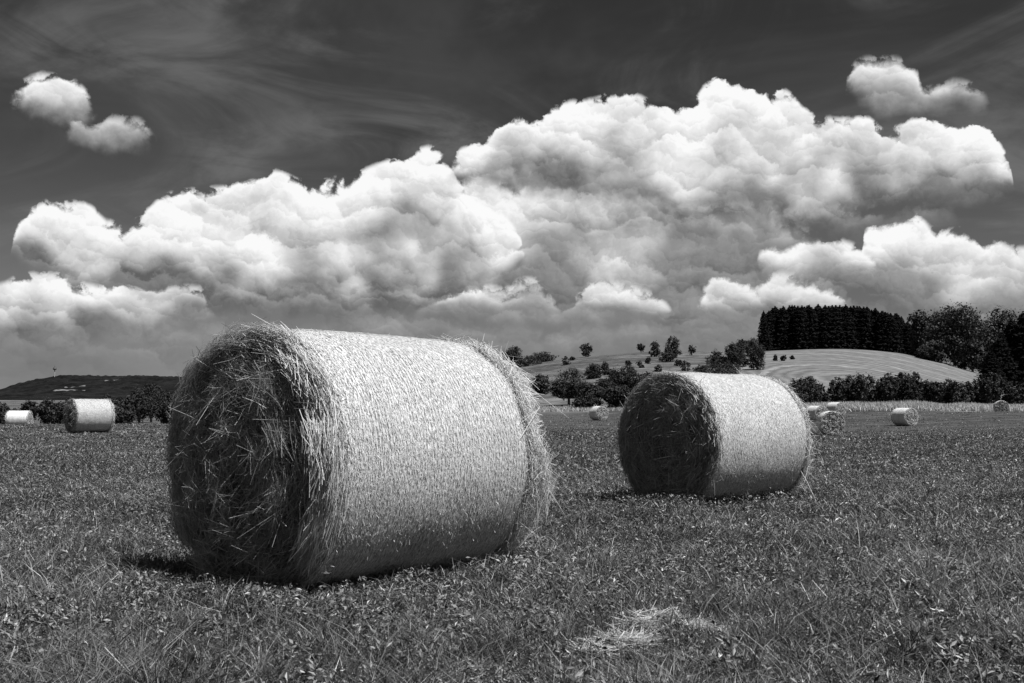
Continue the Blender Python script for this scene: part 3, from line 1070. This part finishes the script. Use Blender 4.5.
def make_conifer(w, h, nleaf, lsize, seed):
    global RNG
    RNG = np.random.default_rng(seed)
    root = bpy.data.objects.new('conifer_tree', None)
    COL.objects.link(root)
    g = Geo()
    k = nleaf
    lay = RNG.integers(0, 26, k)
    zt = (lay + RNG.uniform(0, .9, k)) / 26           # 0 bottom .. 1 top
    rmax = w * .5 * (1 - zt) ** .55 * (.92 + .12 * np.sin(lay * 2.4)) + .12
    nb = 11
    br = RNG.integers(0, nb, k)
    a = br * 2 * pi / nb + lay * .7 + RNG.normal(0, .13, k)
    rr = np.sqrt(RNG.random(k))
    P = np.stack([np.cos(a) * rmax * rr, np.sin(a) * rmax * rr, h * (.03 + .97 * zt) - rr * rmax * .35 + .3 * (1 - rr)], 1)
    P[:, 2] = np.maximum(P[:, 2], .1)
    N = unit(np.stack([np.cos(a) * .6, np.sin(a) * .6, np.full(k, .7)], 1) + RNG.normal(0, .45, (k, 3)))
    s = RNG.uniform(.6, 1.2, k) * lsize * (1 - .45 * zt)
    leaves(g, P, N, s, s * .55, RNG.random(k), fold=-.4)
    # leading shoot
    k2 = 16
    P = np.stack([RNG.normal(0, .08, k2), RNG.normal(0, .08, k2), h * RNG.uniform(.93, 1.03, k2)], 1)
    leaves(g, P, unit(RNG.normal(size=(k2, 3)) * [1, 1, .2]), np.full(k2, lsize * .6), np.full(k2, lsize * .25), RNG.random(k2))
    g.build('crown', M['needle'], root)
    g = Geo()
    limb_geo(g, (0, 0, -.4), (0, 0, h * .93), w * .045 + .05, .03)
    g.build('trunk', M['bark'], root)
    return root


def seat(o, px, d, label=None, cat='tree', group=None, rot=0.0, sc=(1, 1, 1), sink=.1):
    q = at_px(px, d)
    o.location = (q[0], q[1], q[2] - sink)
    o.rotation_euler = (0, 0, rot)
    o.scale = sc
    if label: tag(o, label, cat, group)
    return o


def px2m(n, d):
    return n / F * d


G_HILL = 'trees and bushes scattered over the hillside'
# (column, row of base, row of top, width px, kind, label)
HILL = [
    (512, 367, 346, 22, 'tree', 'rounded tree at the hilltop skyline just right of the nearest bale'),
    (528, 366, 355, 26, 'bush', 'low dark bush on the skyline beside the rounded tree'),
    (543, 362, 351, 26, 'bush', 'domed dark bush at the right end of the skyline thicket'),
    (566, 365, 356, 9, 'bush', 'small pale bush on the slope below the lone skyline tree'),
    (586, 357, 342.5, 13, 'tree', 'lone oval tree on the skyline right of the domed thicket'),
    (540, 395, 374, 20, 'tree', 'dark oval tree at the foot of the slope next to the nearest bale'),
    (569, 406, 368, 36, 'open', 'open crowned tree with a visible bare trunk at the field edge'),
    (593, 379, 363, 21, 'bush', 'bushy shrub on mid slope above the open crowned tree'),
    (605, 375, 360, 10, 'tree', 'slender small tree beside the mid slope shrub'),
    (589, 409, 383, 29, 'bush', 'wide rounded bush directly above the small distant bale'),
    (616, 409, 383, 30, 'bush', 'wide rounded bush left of the second big bale at the field edge'),
    (625, 393, 365, 34, 'tree', 'broad dark tree rising behind the rounded field edge bushes'),
    (641, 351.8, 343, 7.5, 'tree', 'tiny conical tree on the skyline'),
    (654.5, 357, 341, 11.5, 'tree', 'oval skyline tree, left one of the close pair over the second big bale'),
    (672.5, 358, 335.5, 17, 'tree', 'tallest skyline tree with a forked bushy crown over the second big bale'),
    (667, 362, 350, 17, 'bush', 'dark bush at the foot of the tallest skyline tree'),
    (691.5, 355.5, 344.5, 8.5, 'tree', 'small round skyline tree right of the tallest one'),
    (640, 368, 361, 8, 'bush', 'little bush on the slope left of the second big bale top'),
    (648, 364, 357, 6, 'bush', 'very small bush on the slope under the oval skyline tree'),
    (685, 371, 360, 11, 'tree', 'round small tree standing right above the second big bale'),
    (658, 372, 364, 9, 'bush', 'low bush peeping over the left top of the second big bale'),
    (716, 367, 349, 19, 'tree', 'left tree of the dense clump above the second big bale'),
    (733, 368, 342, 20, 'tree', 'tall middle tree of the dense clump above the second big bale'),
    (722, 379, 361, 38, 'bush', 'big dark bush at the foot of the dense clump'),
    (741, 357, 338.5, 16, 'tree', 'tree on the skyline behind the dense clump'),
    (753, 356, 337.5, 16, 'tree', 'skyline tree just left of the dark conifer wood'),
    (757, 370, 345, 17.5, 'tree', 'separate bushy tree at the left edge of the crop field'),
    (775, 361, 354, 5, 'bush', 'first small bush in the row on the crop field edge'),
    (783, 361, 354.5, 6, 'bush', 'second and widest small bush in the row on the crop field edge'),
    (792, 359.5, 355, 4, 'bush', 'last and smallest bush in the row on the crop field edge'),
    (580, 398, 384, 22, 'bush', 'thick bush filling the space right of the open crowned tree trunk'),
    (604, 396, 378, 20, 'bush', 'bush between the slope shrubs and the rounded field edge bushes'),
    (632, 408, 391, 20, 'bush', 'low field edge bush touching the left side of the second big bale'),
    (612, 377, 368, 14, 'bush', 'low scrub right of the slender small tree on mid slope'),
    (648, 381, 371, 16, 'bush', 'scrub on the slope just above the left rim of the second big bale'),
    (556, 396, 388, 10, 'bush', 'low bush between the dark oval tree and the open crowned tree'),
    (700, 374, 364, 15, 'bush', 'low bush at the left foot of the dense clump above the second bale'),
    (743, 367, 354, 14, 'bush', 'bush linking the dense clump with the separate bushy tree'),
    (678, 366, 359, 8, 'bush', 'little shrub under the tallest skyline tree, right of its dark bush'),
    (628, 366, 360, 7, 'bush', 'little shrub on the upper slope left of two other small ones'),
    (572, 360.5, 356, 5, 'bush', 'tiny shrub on the slope left of the lone oval skyline tree'),
]
for n_, (px, pb, pt, w, kind, label) in enumerate(HILL):
    d = find_on_hill(px, pb)
    q = at_px(px, d)
    pb2 = row_of(q)
    h = px2m(pb2 - pt, d); wm = px2m(w, d)
    ls = max(.28, px2m(1.25, d))
    nl = int(np.clip(w * (pb - pt) * 8, 700, 8000))
    if kind == 'open':
        o = make_tree('open_tree', wm, h, h * .25, nl, ls * .9, 100 + n_, 'leaf', n=9)
    elif kind == 'tree':
        o = make_tree('broadleaf_tree', wm, h, h * .03, nl, ls, 100 + n_, 'leaf', n=6)
    else:
        o = make_tree('bush', wm, h, 0.0, nl, ls, 100 + n_, 'leaf', n=6)
    seat(o, px, d, label, 'bush' if kind == 'bush' else 'tree', G_HILL)

words = ['first', 'second', 'third', 'fourth', 'fifth', 'sixth', 'seventh', 'eighth', 'ninth', 'tenth', 'eleventh', 'twelfth', 'thirteenth',
         'fourteenth', 'fifteenth', 'sixteenth', 'seventeenth', 'eighteenth', 'nineteenth', 'twentieth', 'twenty first', 'twenty second',
         'twenty third', 'twenty fourth', 'twenty fifth', 'twenty sixth']
# conifer wood on the crest: individuals in two staggered rows
random.seed(5)
protos = [make_conifer(7.0, 20.0, 3600, 1.15, 300 + k) for k in range(4)]
used = [False] * 4
top_px = [(762, 318), (768, 311), (776, 308), (786, 307), (800, 306), (830, 306), (860, 307), (885, 311), (900, 316), (908, 322), (914, 330)]
spots = []
for k, px in enumerate(np.linspace(769, 909, 26)):
    spots.append((px + random.uniform(-1.5, 1.5), 372 + random.uniform(-3, 3), 0))
for k, px in enumerate(np.linspace(772, 912, 26)):
    spots.append((px + random.uniform(-1.5, 1.5), 392 + random.uniform(-3, 3), 1))
for k, (px, d, row) in enumerate(spots):
    v = k % 4
    o = protos[v] if not used[v] else copy_tree(protos[v])
    used[v] = True
    pt = np.interp(px, [a for a, b in top_px], [b for a, b in top_px]) + random.uniform(-1.0, 2.4)
    q = at_px(px, d)
    h = px2m(row_of(q) - pt, d) + .1
    s = h / 20.0
    lab = 'spruce, %s from the left in the %s row of the crest wood' % (words[k % 26], 'back' if row else 'front')
    seat(o, px, d, lab, 'tree', 'spruces of the front row in the wood' if row == 0 else 'spruces of the back row in the wood', random.uniform(0, 6), (s * random.uniform(1.6, 2.1), s * random.uniform(1.6, 2.1), s))
o = copy_tree(protos[1]); q = at_px(764, 366); h = px2m(row_of(q) - 311.5, 366); s = h / 20
seat(o, 764, 366, 'leftmost spruce set apart at the left end of the conifer wood', 'tree', 'spruces of the front row in the wood', 1.0, (s * 1.3, s * 1.3, s))

# big broadleaf trees and dark spruces at the right end
BIG = [
    (920, 345, 372, 309, 24, 'leaf_light', 'slim broadleaf tree between the conifer wood and the big round tree'),
    (955, 330, 372, 303.5, 62, 'leaf_light', 'biggest round broadleaf tree at the right of the crop hill'),
    (938, 350, 366, 312, 34, 'leaf_light', 'broadleaf tree peeping out left behind the biggest round one'),
    (1001, 345, 372, 306, 40, 'leaf_light', 'tall broadleaf tree behind the dark spruces at the right edge'),
    (983, 338, 376, 322, 30, 'leaf', 'shorter broadleaf tree filling the gap right of the biggest round one'),
    (1040, 340, 380, 312, 50, 'leaf', 'broadleaf tree cut off by the right edge of the photo'),
    (930, 322, 366, 340, 26, 'leaf', 'low broadleaf tree at the foot of the slim tree'),
    (972, 318, 372, 338, 30, 'leaf', 'low broadleaf tree at the foot of the biggest round one'),
]
for n_, (px, d, pb, pt, w, mt, label) in enumerate(BIG):
    q = at_px(px, d)
    h = px2m(row_of(q) - pt, d); wm = px2m(w, d)
    o = make_tree('broadleaf_tree', wm, h, h * .06, int(w * 170), .68, 400 + n_, mt, n=10)
    seat(o, px, d, label, 'tree', 'big trees at the right of the crop hill')
for n_, (px, d, pt, w, label) in enumerate([
        (1012, 300, 320, 34, 'dark spruce standing in front of the tall broadleaf tree at the right edge'),
        (1001, 292, 336, 32, 'shorter dark spruce left of the tall one at the right edge'),
        (990, 286, 351, 26, 'lowest dark spruce of the group at the right edge'),
        (1024, 296, 313, 40, 'tallest dark spruce, half outside the right edge of the photo')]):
    q = at_px(px, d); h = px2m(row_of(q) - pt, d); s = h / 20.0
    sx = px2m(w, d) / 7.0 * 1.1
    seat(copy_tree(protos[n_]), px, d, label, 'tree', 'dark spruces at the right edge', n_ * 1.3, (sx, sx, s))

# hedge along the foot of the crop field: every shrub its own thing
G_HEDGE = 'shrubs of the hedge at the field edge'
HEDGE = [(797, 378, 22), (808, 376, 24), (820, 383, 14), (838, 377, 20), (848, 376, 18), (858, 373, 17), (868, 375, 18), (878, 380, 16), (888, 374, 18),
         (899, 372, 19), (908, 376, 16), (914, 371, 15), (925, 379, 20), (936, 381, 18), (946, 379, 18), (956, 380, 18), (966, 381, 17),
         (977, 378, 18), (988, 371.5, 19), (998, 375, 17), (1009, 381, 15), (1022, 380, 18), (1036, 378, 18), (779, 384, 12), (765, 386, 14)]
order = sorted(range(len(HEDGE)), key=lambda i: HEDGE[i][0])
for rank, i in enumerate(order):
    px, pt, w = HEDGE[i]
    d = 157 + (i * 7 % 5)
    q = at_px(px, d); h = px2m(row_of(q) - pt, d); wm = px2m(w * 1.12, d)
    o = make_tree('hedge_shrub', wm, h, 0.0, int(w * 150), .30, 500 + i, 'leaf', n=7)
    size = 'tall' if pt < 375 else ('low' if pt > 380 else 'rounded')
    seat(o, px, d, '%s dark shrub, %s from the left in the hedge below the crop hill' % (size, words[rank]), 'shrub', G_HEDGE)

# trees beyond the field at the left, before the wooded ridge
LEFT = [(3, 150, 426, 402, 16, 'bush', 'dark shrub at the left edge above the half hidden bale'),
        (-12, 150, 426, 400, 18, 'bush', 'dark shrub just cut off by the left edge of the photo'),
        (30, 155, 424, 400, 18, 'tree', 'small dark tree behind the half hidden bale'),
        (48, 150, 426, 398, 18, 'tree', 'dark tree between the half hidden bale and the bale beside it'),
        (62, 158, 424, 402, 18, 'bush', 'dark bush behind the left end of the net wrapped bale'),
        (80, 160, 424, 400, 18, 'bush', 'dark bush showing over the top of the bale before the trees'),
        (97, 160, 424, 398, 18, 'bush', 'dark bush behind the middle of the bale before the trees'),
        (108, 158, 424, 394, 15, 'tree', 'slender tree at the right end of the bale before the trees'),
        (121, 145, 425, 407, 20, 'pale', 'pale leafed shrub right beside the bale before the trees'),
        (128, 165, 423, 396, 17, 'bush', 'bush rising behind the pale leafed shrub'),
        (141, 185, 421, 388, 24, 'tree', 'round dark tree left of the pair nearest the big bale'),
        (153, 190, 421, 384, 26, 'tree', 'tallest dark tree left of the nearest bale'),
        (168, 175, 422, 392, 24, 'tree', 'dark tree partly hidden by the left side of the nearest bale'),
        (173, 120, 424, 405, 14, 'pale', 'pale shrub touching the left side of the nearest bale'),
        (188, 180, 422, 386, 28, 'tree', 'dark tree behind the left side of the nearest bale'),
        (16, 175, 424, 408, 14, 'bush', 'low bush between the left edge shrub and the small dark tree'),
        (72, 185, 422, 396, 16, 'tree', 'thin tree standing behind the bushes left of centre of the ridge'),
        (118, 180, 422, 398, 18, 'bush', 'low dark bush under the ridge behind the pale leafed shrub'),
        ]
for n_, (px, d, pb, pt, w, kind, label) in enumerate(LEFT):
    q = at_px(px, d)
    h = px2m(row_of(q) - pt, d); wm = px2m(w * 1.12, d)
    mt = 'leaf_light' if kind == 'pale' else 'leaf'
    o = make_tree('broadleaf_tree' if kind == 'tree' else 'bush', wm, h, h * .06 if kind == 'tree' else 0, int(w * 150), .30, 600 + n_, mt, n=7)
    seat(o, px, d, label, 'tree' if kind == 'tree' else 'bush', 'trees and bushes beyond the field at the left')

# ------------------------------------------------------------------ lookout tower on the ridge
def revolve(name, prof, mat, parent, sides=20):
    V = []; 
    for z, r in prof:
        for k in range(sides):
            a = 2 * pi * k / sides
            V.append((cos(a) * r, sin(a) * r, z))
    Q = [[s * sides + k, s * sides + (k + 1) % sides, (s + 1) * sides + (k + 1) % sides, (s + 1) * sides + k] for s in range(len(prof) - 1) for k in range(sides)]
    return mesh_np(name, V, [np.array(Q)], mat, parent, True)


tw = bpy.data.objects.new('transmission_tower', None); COL.objects.link(tw)
dT = 2640.0
sT = dT / F
revolve('shaft', [(-10, 1.1 * sT * .55), (3 * sT, .75 * sT * .6), (7.6 * sT, .42 * sT)], M['concrete'], tw)
revolve('platform', [(7.5 * sT, .3 * sT), (7.7 * sT, 1.3 * sT), (8.6 * sT, 2.0 * sT), (9.0 * sT, 1.5 * sT), (9.8 * sT, 1.6 * sT), (10.2 * sT, .9 * sT), (10.25 * sT, .01)], M['steel'], tw)
revolve('mast', [(10.2 * sT, .35 * sT), (12.6 * sT, .12 * sT), (12.7 * sT, .01)], M['steel'], tw)
qT = at_px(55.5, dT)
tw.location = (qT[0], qT[1], qT[2])
tag(tw, 'slim pale tower with a dark round platform on the distant ridge', 'tower')


# ------------------------------------------------------------------ grass and weeds
def spill(x, y):
    """True where the foreground straw lies over the plants"""
    x = np.asarray(x); y = np.asarray(y)
    def pt(px, py):
        d = CH / -(ray(px, py)[2]); return (px - 512) / F * d, d
    best = np.full(x.shape, 9.0)
    P_ = [pt(592, 658), pt(630, 640), pt(655, 628), pt(702, 634)]
    for (ax, ay), (bx, by) in zip(P_[:-1], P_[1:]):
        t = np.clip(((x - ax) * (bx - ax) + (y - ay) * (by - ay)) / ((bx - ax) ** 2 + (by - ay) ** 2), 0, 1)
        best = np.minimum(best, np.hypot(x - ax - t * (bx - ax), y - ay - t * (by - ay)))
    return best < .05 + .12 * vnoise(x, y, .12)


def zone(g, d0, d1, dens, kind, hscale, wscale, half=.53, xlim=None):
    """scatter over a wedge in front of the viewpoint"""
    global RNG
    mg = 2.2 if d0 < 18 else 6.0
    n = int(2 * (half * d1 + mg) * (d1 - d0) * dens)
    y = RNG.uniform(d0, d1, n); x = RNG.uniform(-1, 1, n) * (half * d1 + mg)
    ins = np.abs(x) < half * y + mg
    x, y = x[ins], y[ins]; d = y; n = len(x)
    # thin and thick patches
    keep = RNG.random(n) < (.30 + .9 * vnoise(x, y, .35))
    keep &= ~(spill(x, y) & (RNG.random(n) < .85))
    x, y, d = x[keep], y[keep], d[keep]
    n = len(x)
    z = ground(x, y) - .005
    P = np.stack([x, y, z], 1)
    patch = np.clip(vnoise(x + 7, y + 3, .30) * .9 + vnoise(x, y, 1.3) * .7 + vnoise(x, y + 9, .12) * .4 - .55, .05, 1.3)
    pt = .22 * (vnoise(x, y + 30, .9) - .5) + .42 * (vnoise(x + 11, y, .11) - .5) * np.clip(1.4 - d / 30, .3, 1)
    if kind == 'blade':
        H = RNG.gamma(4.0, .25, n) * hscale * (.5 + patch)
        lean = RNG.normal(0, .75, (n, 3)) * H[:, None]; lean[:, 2] = -np.abs(lean[:, 2]) * .45
        grassblades(g, P, H, RNG.uniform(.6, 1.4, n) * wscale, lean, np.clip(RNG.beta(1.8, 2.6, n) + pt, 0, 1))
    else:
        H = RNG.uniform(.25, 1.0, n) * hscale * (.4 + 1.1 * patch)
        P[:, 2] += H
        N = unit(RNG.normal(0, .55, (n, 3)) + np.array([0, 0, .8]))
        s = RNG.uniform(.5, 1.4, n) * wscale
        leaves(g, P, N, s, s * RNG.uniform(.3, .6, n), np.clip(RNG.beta(1.3, 2.3, n) + pt, 0, 1))


def tufts(g, d0, d1, n, leafs, size):
    """coarse weeds: rosettes of bigger leaves that stand above the rest"""
    d = np.sqrt(RNG.uniform(d0 ** 2, d1 ** 2, n)); x = RNG.uniform(-.56, .56, n) * (d + 2.5)
    ok = ~spill(x, d - .06) & ~spill(x, d)
    x, d = x[ok], d[ok]; n = len(x)
    sz = RNG.uniform(.5, 1.3, n) * size
    x = np.repeat(x, leafs); y = np.repeat(d, leafs); s = np.repeat(sz, leafs)
    k = len(x)
    a = RNG.uniform(0, 2 * pi, k); r = np.sqrt(RNG.random(k)) * s
    P = np.stack([x + np.cos(a) * r, y + np.sin(a) * r, 0 * x], 1)
    P[:, 2] = ground(P[:, 0], P[:, 1]) + s * .95 * (1.08 - (r / s) ** 2) * RNG.uniform(.4, 1, k) + .01
    N = unit(np.stack([np.cos(a) * .7, np.sin(a) * .7, np.full(k, .8)], 1) + RNG.normal(0, .35, (k, 3)))
    L = np.minimum(RNG.uniform(.10, .30, k) * s, .03 + .003 * y)
    leaves(g, P, N, L, np.minimum(L * RNG.uniform(.25, .5, k), .011 + .0012 * y), np.clip(RNG.beta(1.6, 2.2, k), 0, 1))


RNG = np.random.default_rng(99)
g = Geo()
zone(g, 2.2, 5.2, 5200, 'leaf', .045, .0125)
zone(g, 2.2, 5.2, 15000, 'blade', .072, .0040)
zone(g, 5.2, 9.0, 3000, 'leaf', .045, .018)
zone(g, 5.2, 9.0, 8500, 'blade', .070, .0050)
tufts(g, 2.4, 9.0, 1500, 110, .11)
tufts(g, 2.4, 7.0, 160, 150, .14)
def skirt(g, cx, cy, az, L, R, n, size):
    """uncut weeds crowding against the foot of a bale"""
    u = RNG.uniform(-.12, 1.08, n) * L; v = RNG.choice([-1, 1, 1], n) * RNG.uniform(.30, .75, n) * R
    e = RNG.random(n) < .4
    u = np.where(e, RNG.uniform(-.46, -.14, n), u); v = np.where(e, RNG.uniform(-.8, .8, n) * R, v)
    s_, c_ = sin(rad(az)), cos(rad(az))
    x = cx + u * s_ + v * c_; y = cy + u * c_ - v * s_
    k = 26
    x = np.repeat(x, k) + RNG.normal(0, size * .5, n * k); y = np.repeat(y, k) + RNG.normal(0, size * .5, n * k)
    m = n * k
    z = ground(x, y)
    H = RNG.uniform(.15, 1, m) * size * np.repeat(RNG.uniform(.5, 1.3, n), k)
    N = unit(RNG.normal(0, .5, (m, 3)) + [0, -.2, .7])
    Lf = RNG.uniform(.008, .026, m) * (size / .09)
    leaves(g, np.stack([x, y, z + H], 1), N, Lf, Lf * RNG.uniform(.4, .7, m), RNG.beta(1.8, 3, m))
    grassblades(g, np.stack([x, y, z], 1)[::3], H[::3] * 1.2, np.full(len(H[::3]), .004), RNG.normal(0, .025, (len(H[::3]), 3)), RNG.beta(2, 3, len(H[::3])))


skirt(g, -1.495, 6.42, 41, 1.6, .77, 300, .085)
skirt(g, 1.745, 12.3, 50, 1.56, .75, 260, .12)
o = g.build('meadow_grass', M['grass'])
tag(o, 'leafy clover and grass regrowth in the foreground round the nearest bale', 'grass', kind='stuff')
g = Geo()
zone(g, 9.0, 18.0, 900, 'leaf', .055, .028)
zone(g, 9.0, 18.0, 1300, 'blade', .065, .0085)
tufts(g, 9.0, 22.0, 1300, 50, .15)
zone(g, 18.0, 40.0, 200, 'leaf', .05, .055)
zone(g, 18.0, 40.0, 200, 'blade', .065, .018)
tufts(g, 22.0, 60.0, 900, 12, .13)
zone(g, 40.0, 85.0, 30, 'leaf', .05, .10)
zone(g, 40.0, 85.0, 24, 'blade', .06, .045)
zone(g, 85.0, 150.0, 4, 'leaf', .05, .14)
o = g.build('stubble_grass', M['grass'])
tag(o, 'short mown grass stretching from the second bale to the far field edge', 'grass', kind='stuff')


def dry_strip():
    g = Geo()
    n = 46000
    px = RNG.uniform(700, 1120, n)
    d = RNG.uniform(141, 156, n)
    x = (px - 512) / F * d; y = d
    keep = RNG.random(n) < np.clip((px - 760) / 60, .1, 1)
    x, y = x[keep], y[keep]; n = len(x)
    P = np.stack([x, y, ground(x, y)], 1)
    H = RNG.uniform(.35, .95, n) * (.6 + .7 * vnoise(x, y, 3.0))
    lean = RNG.normal(0, .18, (n, 3)); lean[:, 2] = 0
    grassblades(g, P, H, RNG.uniform(.06, .16, n), lean, RNG.random(n))
    # thin pale strip at the foot of the pasture
    n = 7000
    px = RNG.uniform(480, 640, n); d = RNG.uniform(158, 172, n)
    x = (px - 512) / F * d
    P = np.stack([x, d, ground(x, d)], 1)
    grassblades(g, P, RNG.uniform(.2, .5, n), RNG.uniform(.06, .14, n), RNG.normal(0, .1, (n, 3)) * [1, 1, 0], RNG.random(n) * .6)
    o = g.build('tall_dry_grass', M['dry_grass'])
    tag(o, 'pale unmown grass strip along the far edge of the field', 'grass', kind='stuff')


dry_strip()


def lumps():
    """spilled straw in the foreground and stalks fallen round the bales"""
    global RNG
    g = Geo()
    def heap(cx, cy, rx, ry, n, h, rot, lmax=.16):
        n = int(n * 1.7)
        u = unit(RNG.normal(size=(n, 2))) * (RNG.random((n, 1)) ** .6)
        x = cx + u[:, 0] * rx * cos(rot) - u[:, 1] * ry * sin(rot)
        y = cy + u[:, 0] * rx * sin(rot) + u[:, 1] * ry * cos(rot)
        z = ground(x, y) + h * (1 - (u ** 2).sum(1)) * (.3 + .9 * vnoise(x, y, .09)) * RNG.uniform(.5, 1, n) + .014
        kp = vnoise(x + 3, y, .075) * .7 + vnoise(x, y, .2) * .5 > .52
        x, y, z = x[kp], y[kp], z[kp]; n = len(x)
        D = unit(RNG.normal(0, 1, (n, 3)) * [1, 1, .22] + np.array([cos(rot), sin(rot), 0]) * .8)
        ln = RNG.uniform(.04, lmax, n)
        ribbons(g, np.stack([x, y, z], 1), D, unit(RNG.normal(0, .5, (n, 3)) + [0, 0, 1]), ln, RNG.uniform(.0016, .0038, n),
                RNG.normal(0, 1, (n, 3)) * (ln * .1)[:, None], RNG.beta(1.6, 2.0, n))
    def at_row(px, py):
        d = CH / -(ray(px, py)[2]); return (px - 512) / F * d / cos(PITCH), d
    a = at_row(608, 650); heap(a[0], a[1], .20, .10, 1000, .07, .8, .12)
    a = at_row(632, 640); heap(a[0], a[1], .20, .11, 1100, .10, .9, .12)
    a = at_row(624, 646); heap(a[0], a[1], .16, .10, 600, .07, .9, .12)
    a = at_row(654, 631); heap(a[0], a[1], .17, .10, 700, .07, .5, .10)
    a = at_row(688, 634); heap(a[0], a[1], .17, .12, 700, .05, .2, .10)
    a = at_row(790, 622); heap(a[0], a[1], .30, .22, 700, .05, .2, .09)
    a = at_row(820, 608); heap(a[0], a[1], .16, .10, 120, .02, .2)
    a = at_row(735, 628); heap(a[0], a[1], .20, .10, 300, .04, .3, .09)
    a = at_row(880, 600); heap(a[0], a[1], .25, .20, 200, .03, .2, .09)
    # chaff: short broken bits all over the field
    n = 2600
    d = np.sqrt(RNG.uniform(3.2 ** 2, 20 ** 2, n)); x = RNG.uniform(-.5, .5, n) * d
    kp = vnoise(x, d, .8) > .42
    x = x[kp]; d = d[kp]; n = len(x)
    D = unit(RNG.normal(0, 1, (n, 3)) * [1, 1, .25]); ln = RNG.uniform(.02, .08, n)
    ribbons(g, np.stack([x, d, ground(x, d) + RNG.uniform(.02, .06, n)], 1), D, unit(RNG.normal(0, .5, (n, 3)) + [0, 0, 1]), ln, RNG.uniform(.0016, .003, n) * np.clip(d / 6, 1, 3), RNG.normal(0, 1, (n, 3)) * (ln * .15)[:, None], RNG.beta(1.5, 2.6, n))
    # stalks lying here and there
    n = 260
    d = np.sqrt(RNG.uniform(3.2 ** 2, 14 ** 2, n)); x = RNG.uniform(-.5, .5, n) * d
    z = ground(x, d) + RNG.uniform(.03, .09, n)
    D = unit(RNG.normal(0, 1, (n, 3)) * [1, 1, .3])
    ln = RNG.uniform(.06, .22, n)
    ribbons(g, np.stack([x, d, z], 1), D, unit(RNG.normal(0, .5, (n, 3)) + [0, 0, 1]), ln, RNG.uniform(.0014, .0028, n), RNG.normal(0, 1, (n, 3)) * (ln * .12)[:, None], RNG.beta(2, 2.6, n))
    o = g.build('loose_straw', M['straw'])
    tag(o, 'pale loose straw spilled over the grass in front of the second big bale', 'straw', kind='stuff')


lumps()
